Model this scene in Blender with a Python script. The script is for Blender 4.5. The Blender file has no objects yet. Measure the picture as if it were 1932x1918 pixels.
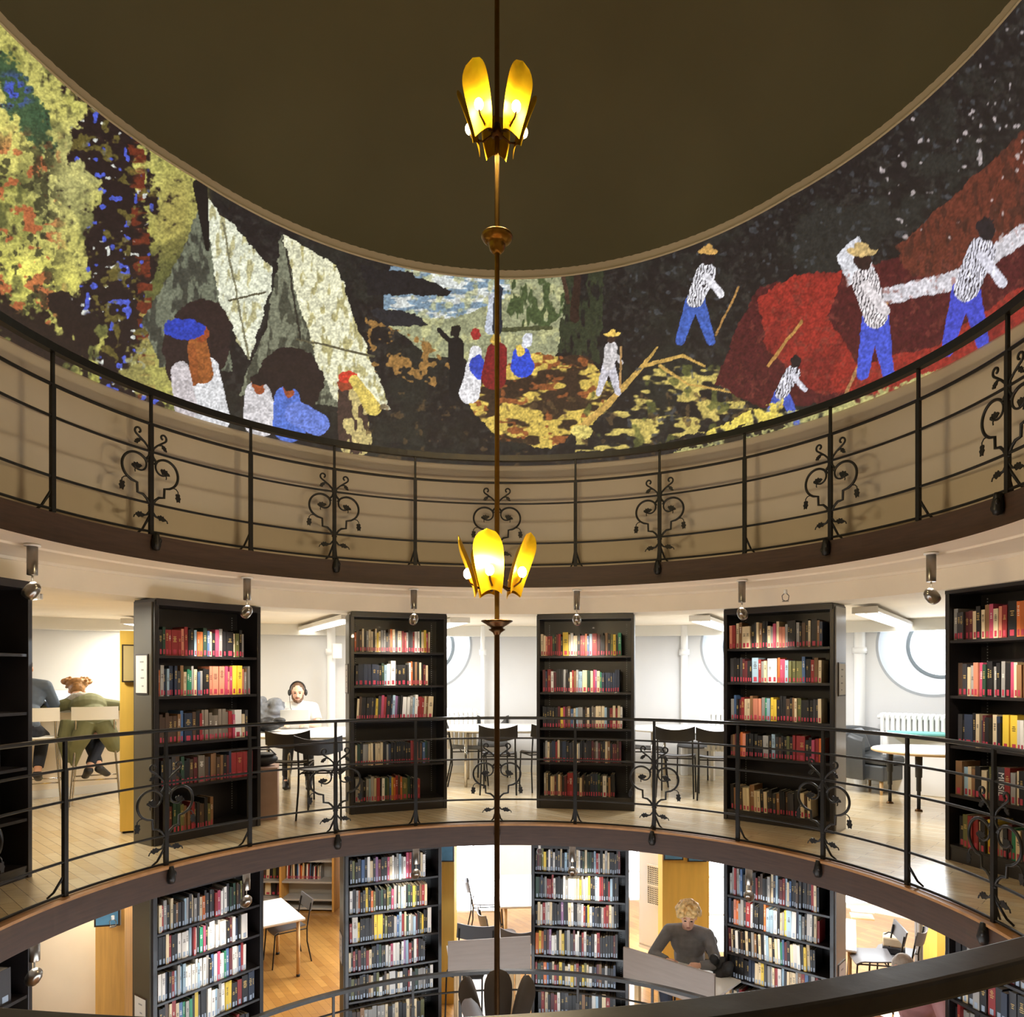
import bpy, math, random
import numpy as np
from mathutils import Matrix, Vector

random.seed(7)
SC = bpy.context.scene
COL = SC.collection
PI = math.pi

# ------------------------------------------------------------------ camera, world, exposure
F, CX, CY, YAW, CD, EZ = 1356.0, 1005.0, 1272.0, 0.0496, 3.96, 1.393
cam = bpy.data.cameras.new('camera')
cam.sensor_fit = 'HORIZONTAL'
cam.sensor_width = 36.0
cam.lens = F * 36.0 / 1932.0
cam.shift_x = (966.0 - CX) / 1932.0
cam.shift_y = (CY - 959.0) / 1932.0
cam.clip_start = 0.02
cam_o = bpy.data.objects.new('camera', cam)
COL.objects.link(cam_o)
cam_o.location = (0, -CD, EZ)
cam_o.rotation_euler = (PI / 2, 0, -YAW)
SC.camera = cam_o

w = bpy.data.worlds.new('daylight')
SC.world = w
w.use_nodes = True
w.node_tree.nodes['Background'].inputs[0].default_value = (0.85, 0.93, 1.0, 1)
w.node_tree.nodes['Background'].inputs[1].default_value = 6.0

SC.view_settings.view_transform = 'Standard'
SC.view_settings.look = 'None'
SC.view_settings.gamma = 1.0
SC.view_settings.use_curve_mapping = False
SC.view_settings.exposure = 0.3
SC.cycles.max_bounces = 7
SC.cycles.diffuse_bounces = 4
SC.cycles.glossy_bounces = 3
SC.cycles.transmission_bounces = 4
SC.cycles.caustics_reflective = False
SC.cycles.caustics_refractive = False
SC.cycles.sample_clamp_indirect = 4.0

CAMC, CAMS = math.cos(YAW), math.sin(YAW)


def ray(x, y):
    X = (x - CX) / F
    return Vector((CAMC * X + CAMS, -CAMS * X + CAMC, (CY - y) / F))


def at_z(x, y, z):
    d = ray(x, y)
    return Vector((0, -CD, EZ)) + d * ((z - EZ) / d.z)


def at_d(x, y, dep):
    return Vector((0, -CD, EZ)) + ray(x, y) * dep


def pr(x, y, z):
    X, Y = x, y + CD
    X, Y = CAMC * X - CAMS * Y, CAMS * X + CAMC * Y
    return CX + F * X / Y, CY - F * (z - EZ) / Y


def pol(r, deg, z=0.0):
    a = math.radians(deg)
    return Vector((r * math.sin(a), r * math.cos(a), z))


# area lamps: the reach of the ceiling lamps and added fill below
LAMP = dict(mid=36.0, low=36.0, spot=34.0, bulb=12.6, down=12.0)


def area(name, loc, target, sx, sy, power, col):
    l = bpy.data.lights.new(name, 'AREA')
    l.shape = 'RECTANGLE'
    l.size, l.size_y = sx, sy
    l.energy = power
    l.color = col
    o = bpy.data.objects.new(name, l)
    COL.objects.link(o)
    o.location = loc
    o.rotation_euler = (Vector(target) - Vector(loc)).to_track_quat('-Z', 'Y').to_euler()
    return o


# ------------------------------------------------------------------ materials
def lin(c):
    return tuple(((v / 255.0) / 12.92 if v / 255.0 <= 0.04045 else ((v / 255.0 + 0.055) / 1.055) ** 2.4) for v in c)


def mat(name, rgb, rough=0.5, metal=0.0, var=0.0, scale=6.0, bump=0.0, stretch=(1, 1, 1), spec=0.5, coat=0.0):
    m = bpy.data.materials.new(name)
    m.use_nodes = True
    nt = m.node_tree
    b = nt.nodes['Principled BSDF']
    c = lin(rgb)
    b.inputs['Roughness'].default_value = rough
    b.inputs['Metallic'].default_value = metal
    b.inputs['Specular IOR Level'].default_value = spec
    b.inputs['Coat Weight'].default_value = coat
    b.inputs['Base Color'].default_value = (*c, 1)
    if var or bump:
        tc = nt.nodes.new('ShaderNodeTexCoord')
        mp = nt.nodes.new('ShaderNodeMapping')
        mp.inputs['Scale'].default_value = stretch
        nz = nt.nodes.new('ShaderNodeTexNoise')
        nz.inputs['Scale'].default_value = scale
        nz.inputs['Detail'].default_value = 4
        nt.links.new(tc.outputs['Object'], mp.inputs['Vector'])
        nt.links.new(mp.outputs['Vector'], nz.inputs['Vector'])
        if var:
            r = nt.nodes.new('ShaderNodeValToRGB')
            r.color_ramp.elements[0].position = 0.3
            r.color_ramp.elements[1].position = 0.7
            r.color_ramp.elements[0].color = (*[max(0, v * (1 - var)) for v in c], 1)
            r.color_ramp.elements[1].color = (*[min(1, v * (1 + var)) for v in c], 1)
            nt.links.new(nz.outputs['Fac'], r.inputs['Fac'])
            nt.links.new(r.outputs['Color'], b.inputs['Base Color'])
        if bump:
            bp = nt.nodes.new('ShaderNodeBump')
            bp.inputs['Strength'].default_value = bump
            bp.inputs['Distance'].default_value = 0.01
            nt.links.new(nz.outputs['Fac'], bp.inputs['Height'])
            nt.links.new(bp.outputs['Normal'], b.inputs['Normal'])
    return m


def emit(name, rgb, strength):
    m = bpy.data.materials.new(name)
    m.use_nodes = True
    b = m.node_tree.nodes['Principled BSDF']
    b.inputs['Base Color'].default_value = (0.8, 0.8, 0.8, 1)
    b.inputs['Emission Color'].default_value = (*lin(rgb), 1)
    b.inputs['Emission Strength'].default_value = strength
    return m


def attr_mat(name, rough=0.5, emission=None, coat=0.0):
    m = bpy.data.materials.new(name)
    m.use_nodes = True
    nt = m.node_tree
    b = nt.nodes['Principled BSDF']
    a = nt.nodes.new('ShaderNodeVertexColor')
    a.layer_name = 'col'
    b.inputs['Roughness'].default_value = rough
    if emission is None:
        nt.links.new(a.outputs['Color'], b.inputs['Base Color'])
    else:
        b.inputs['Base Color'].default_value = (0.02, 0.02, 0.02, 1)
        nt.links.new(a.outputs['Color'], b.inputs['Emission Color'])
        b.inputs['Emission Strength'].default_value = emission
    return m


def plank_mat(name, c1, c2, rot, rough=0.32):
    m = bpy.data.materials.new(name)
    m.use_nodes = True
    nt = m.node_tree
    b = nt.nodes['Principled BSDF']
    tc = nt.nodes.new('ShaderNodeTexCoord')
    mp = nt.nodes.new('ShaderNodeMapping')
    mp.inputs['Rotation'].default_value = (0, 0, rot)
    br = nt.nodes.new('ShaderNodeTexBrick')
    br.inputs['Scale'].default_value = 1.0
    br.inputs['Brick Width'].default_value = 0.62
    br.inputs['Row Height'].default_value = 0.085
    br.inputs['Mortar Size'].default_value = 0.0016
    br.inputs['Mortar Smooth'].default_value = 0.3
    br.inputs['Bias'].default_value = -0.1
    br.inputs['Color1'].default_value = (*lin(c1), 1)
    br.inputs['Color2'].default_value = (*lin(c2), 1)
    br.inputs['Mortar'].default_value = (*[v * 0.35 for v in lin(c2)], 1)
    nz = nt.nodes.new('ShaderNodeTexNoise')
    nz.inputs['Scale'].default_value = 9
    nz.inputs['Detail'].default_value = 5
    mp2 = nt.nodes.new('ShaderNodeMapping')
    mp2.inputs['Rotation'].default_value = (0, 0, rot)
    mp2.inputs['Scale'].default_value = (0.35, 4, 1)
    mx = nt.nodes.new('ShaderNodeMixRGB')
    mx.blend_type = 'MULTIPLY'
    mx.inputs['Fac'].default_value = 0.35
    nt.links.new(tc.outputs['Object'], mp.inputs['Vector'])
    nt.links.new(tc.outputs['Object'], mp2.inputs['Vector'])
    nt.links.new(mp.outputs['Vector'], br.inputs['Vector'])
    nt.links.new(mp2.outputs['Vector'], nz.inputs['Vector'])
    nt.links.new(br.outputs['Color'], mx.inputs['Color1'])
    nt.links.new(nz.outputs['Fac'], mx.inputs['Color2'])
    nt.links.new(mx.outputs['Color'], b.inputs['Base Color'])
    b.inputs['Roughness'].default_value = rough
    b.inputs['Coat Weight'].default_value = 1.0
    b.inputs['Coat Roughness'].default_value = 0.22
    b.inputs['Coat IOR'].default_value = 1.5
    return m


M = dict(
    floor=plank_mat('oak_floor', (247, 226, 186), (231, 202, 154), 0.8, 0.26),
    floor_low=plank_mat('oak_floor_low', (206, 156, 84), (176, 124, 60), 1.0),
    dome=mat('dome_plaster', (98, 93, 70), 0.9, var=0.06, scale=1.2),
    wall=mat('warm_plaster', (200, 184, 160), 0.85, var=0.03, scale=3, bump=0.04),
    white=mat('white_plaster', (236, 234, 228), 0.8, var=0.015, scale=3),
    reveal=mat('window_reveal', (168, 172, 178), 0.8),
    winframe=mat('grey_window_frame', (120, 128, 134), 0.5),
    outer=mat('outer_wall_plaster', (216, 216, 217), 0.8, var=0.012, scale=3),
    cream=mat('cream_plaster', (242, 228, 206), 0.75, var=0.03, scale=3),
    trim=mat('pale_cornice', (205, 190, 165), 0.6),
    fascia=mat('dark_stained_wood', (66, 45, 33), 0.5, var=0.22, scale=5, stretch=(1, 1, 14), coat=0.15),
    nosing=mat('oak_nosing', (168, 122, 78), 0.4, var=0.15, scale=12),
    iron=mat('black_iron', (44, 42, 40), 0.42, 0.6, var=0.15, scale=25, bump=0.1),
    rail=mat('black_handrail', (30, 29, 28), 0.35, 0.3, var=0.12, scale=18, bump=0.05),
    nearrail=mat('worn_black_handrail', (46, 44, 43), 0.38, 0.2, var=0.3, scale=14, bump=0.12),
    case=mat('black_lacquer', (36, 32, 32), 0.36, var=0.1, scale=4, coat=0.1),
    taupe=mat('taupe_panel', (84, 77, 62), 0.5, var=0.03, scale=4),
    greypanel=mat('grey_panel', (150, 146, 144), 0.28, var=0.03, scale=4),
    book=attr_mat('book_cloth', 0.45),
    brass=mat('aged_brass', (150, 112, 48), 0.3, 1.0, var=0.12, scale=20),
    bronze=mat('dark_bronze', (96, 70, 44), 0.34, 1.0, var=0.12, scale=14),
    unlit=mat('dull_unlit_shade', (84, 74, 66), 0.5, 0.3, var=0.1, scale=14),  # darker copy of the gilt shade, its unlit look put into the colour
    gold=mat('gilded_brass', (255, 196, 36), 0.34, 1.0, var=0.14, scale=16),
    bulb=emit('lamp_glow', (255, 226, 160), 60.0),
    steel=mat('brushed_steel', (150, 144, 136), 0.28, 1.0, var=0.06, scale=30),
    chrome=mat('chrome', (200, 196, 190), 0.15, 1.0),
    black=mat('black_plastic', (26, 26, 27), 0.5),
    blackwood=mat('black_ply', (40, 36, 33), 0.4, var=0.08, scale=9),
    seatgrey=mat('grey_seat', (92, 92, 96), 0.45),
    whiteplastic=mat('white_plastic', (238, 236, 232), 0.35),
    tabletop=mat('white_laminate', (240, 239, 236), 0.3),
    birch=mat('birch_edge', (206, 172, 124), 0.5, var=0.1, scale=8),
    yellow=mat('yellow_veneer', (238, 196, 92), 0.5, var=0.07, scale=3, stretch=(5, 5, 0.5)),
    oakpanel=mat('oak_veneer', (206, 156, 82), 0.5, var=0.12, scale=4, stretch=(8, 8, 0.6)),
    deskpanel=mat('pale_ash', (142, 128, 118), 0.5, var=0.06, scale=4, stretch=(1, 1, 9)),
    leather=mat('charcoal_leather', (66, 68, 70), 0.4, var=0.08, scale=6, bump=0.1),
    paper=mat('notice_paper', (214, 212, 208), 0.7),
    tanpaper=mat('beige_notice', (206, 184, 128), 0.6),
    inkgrey=mat('grey_ink', (150, 150, 152), 0.8),
    frame=mat('dark_frame', (58, 46, 34), 0.4),
    posterblue=mat('blue_poster', (92, 148, 186), 0.5, var=0.12, scale=12),
    sky=emit('bright_sky_pane', (236, 246, 255), 13.0),
    skylow=emit('bright_day_pane', (240, 248, 255), 8.0),
    tube=emit('fluorescent_tube', (255, 250, 236), 3.0),
    shelfgrey=mat('grey_metal_shelf', (172, 170, 166), 0.4),
    skin=mat('skin', (226, 172, 142), 0.5, var=0.05, scale=14),
    skinpale=mat('pale_skin', (234, 184, 158), 0.5, var=0.05, scale=14),
    hairbrown=mat('brown_hair', (92, 66, 46), 0.55, var=0.25, scale=30),
    hairginger=mat('ginger_hair', (150, 106, 58), 0.5, var=0.3, scale=40),
    hairblond=mat('blond_hair', (222, 184, 122), 0.5, var=0.25, scale=40),
    hairgrey=mat('grey_hair', (168, 152, 138), 0.5, var=0.2, scale=40),
    coat=mat('olive_cotton', (108, 108, 74), 0.8, var=0.12, scale=7, bump=0.3),
    jeans=mat('dark_denim', (38, 42, 54), 0.8, var=0.12, scale=20),
    tee=mat('white_cotton', (240, 238, 234), 0.8, var=0.02, scale=8, bump=0.15),
    greyknit=mat('charcoal_knit', (128, 128, 132), 0.85, var=0.16, scale=14, bump=0.25),
    pink=mat('pink_cotton', (226, 178, 190), 0.8, var=0.06, scale=8, bump=0.2),
    shirtblue=mat('slate_blue_cotton', (96, 108, 126), 0.8, var=0.1, scale=8),
    plaid=mat('grey_check_cotton', (176, 172, 164), 0.8, var=0.3, scale=40),
    shoe=mat('black_shoe', (34, 32, 33), 0.45),
    sock=mat('patterned_sock', (70, 74, 92), 0.8, var=0.6, scale=60),
    dark=mat('dark_eye', (30, 24, 22), 0.3),
    lips=mat('lip', (176, 104, 92), 0.5),
    laptop=mat('aluminium_shell', (198, 196, 192), 0.35, 0.4),
    screen_lit=emit('lit_laptop_screen', (170, 205, 235), 1.0),
    bagdark=mat('black_nylon', (34, 34, 37), 0.6, var=0.2, scale=18, bump=0.4),
    bagtan=mat('cream_canvas', (196, 180, 152), 0.8, var=0.06, scale=18),
    box=mat('pinkish_wood', (168, 138, 124), 0.6, var=0.08, scale=10),
    teal=mat('teal_cloth', (110, 176, 172), 0.8),
    jacket=mat('grey_jacket', (126, 130, 138), 0.8, var=0.3, scale=14, bump=0.5),
    curtain=mat('grey_curtain', (140, 142, 148), 0.8, var=0.1, scale=6),
    pipe=mat('white_pipe', (236, 236, 236), 0.4),
    slots=None,
    grille=mat('grille_dark', (60, 60, 62), 0.6),
)


def slot_mat():
    m = mat('slotted_steel', (40, 36, 36), 0.4)
    nt = m.node_tree
    tc = nt.nodes.new('ShaderNodeTexCoord')
    wv = nt.nodes.new('ShaderNodeTexWave')
    wv.bands_direction = 'Z'
    wv.inputs['Scale'].default_value = 14
    rp = nt.nodes.new('ShaderNodeValToRGB')
    rp.color_ramp.interpolation = 'CONSTANT'
    rp.color_ramp.elements[0].color = (0.014, 0.012, 0.012, 1)
    rp.color_ramp.elements[1].position = 0.62
    rp.color_ramp.elements[1].color = (0.42, 0.42, 0.41, 1)
    nt.links.new(tc.outputs['Object'], wv.inputs['Vector'])
    nt.links.new(wv.outputs['Fac'], rp.inputs['Fac'])
    nt.links.new(rp.outputs['Color'], nt.nodes['Principled BSDF'].inputs['Base Color'])
    return m


M['slots'] = slot_mat()


# ------------------------------------------------------------------ mesh builder
class MB:
    def __init__(s):
        s.v, s.f, s.m, s.c, s.sm = [], [], [], [], []
        s.xf = None
        s.mi = 0
        s.col = (1, 1, 1)

    def add(s, vs, fs, smooth=False):
        n = len(s.v)
        if s.xf is not None:
            vs = [s.xf @ Vector(p) for p in vs]
        s.v += [tuple(p) for p in vs]
        for f in fs:
            s.f.append(tuple(i + n for i in f))
            s.m.append(s.mi)
            s.c.append(s.col)
            s.sm.append(smooth)
        return s

    def box(s, x0, x1, y0, y1, z0, z1, rz=0.0, c=None):
        vs = [(x, y, z) for z in (z0, z1) for y in (y0, y1) for x in (x0, x1)]
        if rz:
            cx, cy = ((x0 + x1) / 2, (y0 + y1) / 2) if c is None else c
            k, q = math.cos(rz), math.sin(rz)
            vs = [(cx + (x - cx) * k - (y - cy) * q, cy + (x - cx) * q + (y - cy) * k, z) for x, y, z in vs]
        return s.add(vs, [(0, 2, 3, 1), (4, 5, 7, 6), (0, 1, 5, 4), (2, 6, 7, 3), (0, 4, 6, 2), (1, 3, 7, 5)])

    def tube(s, pts, r, n=8, closed=False):
        pts = [Vector(p) for p in pts]
        N = len(pts)
        rs = [r] * N if not isinstance(r, (list, tuple)) else list(r)
        vs = []
        prev = None
        for i, p in enumerate(pts):
            if closed:
                t = pts[(i + 1) % N] - pts[i - 1]
            else:
                t = pts[min(i + 1, N - 1)] - pts[max(i - 1, 0)]
            if t.length < 1e-9:
                t = Vector((0, 0, 1))
            t.normalize()
            if prev is None:
                a = Vector((0, 0, 1)) if abs(t.z) < 0.9 else Vector((1, 0, 0))
                u = a.cross(t).normalized()
            else:
                u = (prev - t * prev.dot(t))
                u = u.normalized() if u.length > 1e-6 else Vector((1, 0, 0))
            prev = u
            v = t.cross(u)
            for k in range(n):
                an = 2 * PI * k / n
                vs.append(p + (u * math.cos(an) + v * math.sin(an)) * rs[i])
        fs = []
        for i in range(N if closed else N - 1):
            for k in range(n):
                a, b = i * n + k, i * n + (k + 1) % n
                c, d = ((i + 1) % N) * n + (k + 1) % n, ((i + 1) % N) * n + k
                fs.append((a, b, c, d))
        s.add(vs, fs, True)
        if not closed:
            s.add(vs[:n], [tuple(range(n - 1, -1, -1))])
            s.add(vs[-n:], [tuple(range(n))])
        return s

    def flat(s, pts, w, h, closed=False):
        """a flat bar (w across the path in plan, h in z) along pts"""
        pts = [Vector(p) for p in pts]
        N = len(pts)
        vs = []
        for i, p in enumerate(pts):
            t = pts[min(i + 1, N - 1)] - pts[max(i - 1, 0)]
            nrm = Vector((-t.y, t.x, 0)).normalized() * (w / 2)
            vs += [p - nrm + Vector((0, 0, -h / 2)), p + nrm + Vector((0, 0, -h / 2)), p + nrm + Vector((0, 0, h / 2)), p - nrm + Vector((0, 0, h / 2))]
        fs = []
        for i in range(N - 1):
            for k in range(4):
                fs.append((i * 4 + k, i * 4 + (k + 1) % 4, i * 4 + 4 + (k + 1) % 4, i * 4 + 4 + k))
        fs += [(3, 2, 1, 0), tuple((N - 1) * 4 + k for k in range(4))]
        return s.add(vs, fs)

    def lathe(s, prof, n=24, c=(0, 0, 0), a0=0.0, a1=2 * PI, close=False, smooth=True):
        """revolve (r,z) pairs about the vertical through c"""
        full = abs(a1 - a0 - 2 * PI) < 1e-6
        K = n if full else n + 1
        vs = []
        for k in range(K):
            an = a0 + (a1 - a0) * k / n
            for r, z in prof:
                vs.append((c[0] + r * math.sin(an), c[1] + r * math.cos(an), c[2] + z))
        P = len(prof)
        fs = []
        for k in range(n):
            k2 = (k + 1) % K
            for j in range(P if close else P - 1):
                j2 = (j + 1) % P
                fs.append((k * P + j, k2 * P + j, k2 * P + j2, k * P + j2))
        s.add(vs, fs, smooth and not close)
        if close and not full:
            s.add([vs[j] for j in range(P)], [tuple(range(P))])
            s.add([vs[(K - 1) * P + j] for j in range(P)], [tuple(range(P - 1, -1, -1))])
        return s

    def ell(s, c, r, n=14, rot=None):
        if not isinstance(r, (list, tuple)):
            r = (r, r, r)
        vs, fs = [], []
        m = n // 2
        R = rot if rot is not None else Matrix.Identity(3)
        c = Vector(c)
        for j in range(m + 1):
            t = PI * j / m
            for k in range(n):
                an = 2 * PI * k / n
                vs.append(c + R @ Vector((r[0] * math.sin(t) * math.cos(an), r[1] * math.sin(t) * math.sin(an), r[2] * math.cos(t))))
        for j in range(m):
            for k in range(n):
                fs.append((j * n + k, (j + 1) * n + k, (j + 1) * n + (k + 1) % n, j * n + (k + 1) % n))
        return s.add(vs, fs, True)

    def limb(s, p0, p1, r0, r1, n=12):
        s.tube([p0, p1], [r0, r1], n)
        s.ell(p0, r0, 12)
        s.ell(p1, r1, 12)
        return s

    def prism(s, poly, th, o=(0, 0, 0), ux=(1, 0, 0), uy=(0, 0, 1)):
        o, ux, uy = Vector(o), Vector(ux), Vector(uy)
        nn = ux.cross(uy).normalized() * (th / 2)
        n = len(poly)
        vs = [o + ux * a + uy * b - nn for a, b in poly] + [o + ux * a + uy * b + nn for a, b in poly]
        fs = [tuple(range(n - 1, -1, -1)), tuple(range(n, 2 * n))]
        for i in range(n):
            j = (i + 1) % n
            fs.append((i, j, n + j, n + i))
        return s.add(vs, fs)


def obj(name, mb, mats, parent=None, bevel=0.0, colors=False, loc=None, rz=None):
    me = bpy.data.meshes.new(name)
    me.from_pydata(mb.v, [], mb.f)
    if not isinstance(mats, (list, tuple)):
        mats = [mats]
    for m in mats:
        me.materials.append(m)
    me.polygons.foreach_set('material_index', mb.m)
    me.polygons.foreach_set('use_smooth', mb.sm)
    if colors:
        at = me.color_attributes.new('col', 'FLOAT_COLOR', 'CORNER')
        buf = np.ones((len(me.loops), 4), dtype=np.float32)
        n = np.array([len(f) for f in mb.f])
        buf[:, :3] = np.repeat(np.array(mb.c, dtype=np.float32), n, axis=0)
        at.data.foreach_set('color', buf.ravel())
    me.update()
    o = bpy.data.objects.new(name, me)
    COL.objects.link(o)
    if parent is not None:
        o.parent = parent
    if loc is not None:
        o.location = loc
    if rz is not None:
        o.rotation_euler = (0, 0, rz)
    if bevel:
        b = o.modifiers.new('bevel', 'BEVEL')
        b.width = bevel
        b.segments = 2
        b.limit_method = 'ANGLE'
    return o


def tag(o, label, cat, group=None, kind=None):
    o['label'] = label
    o['category'] = cat
    if group:
        o['group'] = group
    if kind:
        o['kind'] = kind
    return o


def empty(name, loc, rz, label, cat, group=None):
    o = bpy.data.objects.new(name, None)
    o.empty_display_size = 0.1
    COL.objects.link(o)
    o.location = loc
    o.rotation_euler = (0, 0, rz)
    return tag(o, label, cat, group)


def struct(name, mb, m, **k):
    o = obj(name, mb, m, **k)
    o['kind'] = 'structure'
    return o


def copy_tree(o, parent=None):
    c = o.copy()
    COL.objects.link(c)
    if parent is not None:
        c.parent = parent
    for ch in list(o.children):
        copy_tree(ch, c)
    return c


def arc(r, a0, a1, z, n=90, c=(0, 0)):
    return [Vector((c[0] + r * math.sin(math.radians(a0 + (a1 - a0) * i / n)), c[1] + r * math.cos(math.radians(a0 + (a1 - a0) * i / n)), z)) for i in range(n + 1)]


# ------------------------------------------------------------------ shell
WG = math.radians(146)         # galleries cut away round the viewer; an added alcove closes the gap
RM, RU = 2.78, 2.866          # rail radii, middle and upper gallery
SW = 3.10                     # drum wall radius
Z2, ZL = 2.41, -2.41          # upper ledge, lower floor


def wall_r(deg):
    q = math.sin(math.radians(deg))
    return 6.3 + (1.2 if q > 0 else 1.8) * q * q


# floors (rings with a round well)
def ring_slab(name, r0, r1fun, z0, z1, m):
    b = MB()
    n = 144
    vs = []
    for k in range(n):
        d = 360 * k / n
        for r, z in ((r0, z0), (r1fun(d), z0), (r1fun(d), z1), (r0, z1)):
            vs.append(pol(r, d, z))
    fs = []
    for k in range(n):
        k2 = (k + 1) % n
        for j in range(4):
            fs.append((k * 4 + j, k2 * 4 + j, k2 * 4 + (j + 1) % 4, k * 4 + (j + 1) % 4))
    b.add(vs, fs)
    return struct(name, b, m)


ring_slab('floor', RM - 0.02, lambda d: wall_r(d) + 0.5, -0.18, 0.0, M['floor'])
ring_slab('floor_lower', 2.66, lambda d: 9.7, ZL - 0.2, ZL, M['floor_low'])
b = MB().lathe([(0, -4.85), (3.4, -4.85)], 64)
struct('floor_ground', b, M['floor_low'])

# dark wooden fascias round the well
for nm, r, z0, z1 in (('trim_1', RM - 0.045, -0.195, -0.012), ('trim_2', RU - 0.03, 2.205, 2.402)):
    b = MB().lathe([(r, z0), (r + 0.025, z0), (r + 0.025, z1), (r, z1)], 160, close=True, **({} if z0 < 1 else dict(a0=-WG, a1=WG)))
    struct(nm, b, M['fascia'])
b = MB().lathe([(RM - 0.058, -0.012), (RM + 0.03, -0.012), (RM + 0.03, 0.006), (RM - 0.058, 0.006)], 160, close=True)
struct('trim_3', b, M['nosing'])
b = MB().lathe([(2.60, ZL - 0.2), (2.64, ZL - 0.2), (2.64, ZL + 0.005), (2.60, ZL + 0.005)], 120, close=True)
struct('trim_4', b, M['fascia'])

# upper ledge, drum wall, dome
b = MB().lathe([(RU - 0.015, 2.21), (RU - 0.015, 2.405), (SW + 0.02, 2.405), (SW + 0.02, 2.21)], 160, close=True, a0=-WG, a1=WG)
struct('floor_ledge', b, M['trim'])
b = MB().lathe([(SW, 2.40), (SW + 0.12, 2.40), (SW + 0.12, 5.60), (SW, 5.60)], 180, close=True, a0=-WG, a1=WG)
struct('wall_drum', b, M['wall'])
# added alcove behind the viewer, unseen: walls and lid keep world light out
b = MB()
b.lathe([(5.2, -0.1), (5.3, -0.1), (5.3, 5.6), (5.2, 5.6)], 40, close=True, a0=WG - 0.03, a1=2 * PI - WG + 0.03)
for sg in (-1, 1):
    dv_ = Vector((sg * math.sin(WG), math.cos(WG), 0))
    nv_ = Vector((sg * math.cos(WG), -math.sin(WG), 0)) * 0.05
    vs = []
    for z in (2.03, 5.6):
        for r_, k_ in ((SW, 1), (5.3, 1), (5.3, -1), (SW, -1)):
            p_ = dv_ * r_ + nv_ * k_
            vs.append((p_.x, p_.y, z))
    b.add(vs, [(0, 3, 2, 1), (4, 5, 6, 7), (0, 1, 5, 4), (1, 2, 6, 5), (2, 3, 7, 6), (3, 0, 4, 7)])
b.lathe([(SW, 5.45), (5.3, 5.45), (5.3, 5.55), (SW, 5.55)], 40, close=True, a0=WG - 0.03, a1=2 * PI - WG + 0.03)
struct('wall_added_alcove', b, M['wall'])


def scr_top(d):
    return 5.262 + 0.10 * min(1.0, (d / 52.0) ** 2)


def scr_bot(d):
    return 3.438 + 0.03 * (1 - math.cos(math.radians(d)))


b = MB().tube([pol(SW - 0.006, d, scr_top(min(d, 360 - d)) + 0.012) for d in range(360)], 0.013, 8, closed=True)
struct('trim_5', b, M['trim'])
b = MB()
vs, fs = [], []
ND, NT = 360, 20
for k in range(ND):
    d = 360 * k / ND
    zb = scr_top(min(d, 360 - d)) + 0.02
    for i in range(NT + 1):
        t = i / NT * PI / 2
        vs.append(pol((SW + 0.005) * math.cos(t), d, zb + (7.1 - zb) * math.sin(t)))
for k in range(ND):
    for i in range(NT):
        a, c_ = k * (NT + 1) + i, ((k + 1) % ND) * (NT + 1) + i
        fs.append((a, c_, c_ + 1, a + 1))
b.add(vs, fs, True)
struct('ceiling_dome', b, M['dome'])

# soffits, ring beam, ceilings
b = MB().lathe([(RM - 0.02, 2.203), (3.02, 2.203), (3.03, 2.190), (3.07, 2.190), (3.08, 2.198), (3.48, 2.198), (3.50, 2.18), (3.53, 2.18), (3.53, 2.022), (4.0, 2.022), (4.0, 2.075), (8.6, 2.075)], 160, smooth=False, a0=-WG, a1=WG)
b.lathe([(5.25, 2.075), (8.6, 2.075)], 30, smooth=False, a0=WG, a1=2 * PI - WG)
struct('ceiling', b, M['cream'])
b = MB().lathe([(RM - 0.03, -0.197), (3.4, -0.197), (3.4, -0.34), (3.95, -0.34), (3.95, -0.26), (9.7, -0.26)], 160, smooth=False)
struct('ceiling_lower', b, M['white'])

# outer wall of the middle floor, with round deep-set windows
NW = 180
WIN = []
for px, py in ((806, 1216), (1412, 1218), (1762, 1216), (-260, 1216)):
    p = None
    for it in range(200):        # where the sight line meets the wall
        q = at_d(px, py, 6.5 + it * 0.03)
        if math.hypot(q.x, q.y) >= wall_r(math.degrees(math.atan2(q.x, q.y))):
            p = q
            break
    WIN.append((p, math.atan2(p.x, p.y)))
RW = 0.62
NA_, NZ_ = 900, 44
vs, keep = [], []
for k in range(NA_):
    d = 360 * k / NA_
    for i in range(NZ_ + 1):
        z = -0.1 + 2.6 * i / NZ_
        p = pol(wall_r(d), d, z)
        ins = False
        for c_, an in WIN:
            tx = Vector((math.cos(an), -math.sin(an), 0))
            u, v = (p - c_).dot(tx), z - c_.z
            if abs(u) > 1 or (p - c_).length > 1:
                continue
            rho = math.hypot(u, v)
            if abs(rho - RW) < 0.036:
                k_ = RW / rho
                u2, z = u * k_, c_.z + v * k_
                q = c_ + tx * u2
                d2 = math.degrees(math.atan2(q.x, q.y))
                p = pol(wall_r(d2), d2, z)
            elif rho < RW:
                ins = True
        vs.append(p)
        keep.append(not ins)
fs = []
for k in range(NA_):
    for i in range(NZ_):
        a, c_ = k * (NZ_ + 1) + i, ((k + 1) % NA_) * (NZ_ + 1) + i
        f = (a, a + 1, c_ + 1, c_)
        if not all(keep[t] for t in f):
            continue
        m_ = (vs[a] + vs[c_ + 1]) / 2
        if any((m_ - w_[0]).length < RW - 0.012 for w_ in WIN):
            continue
        fs.append(f)
b = MB()
b.add(vs, fs)
wall = struct('wall_middle', b, M['outer'])
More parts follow.
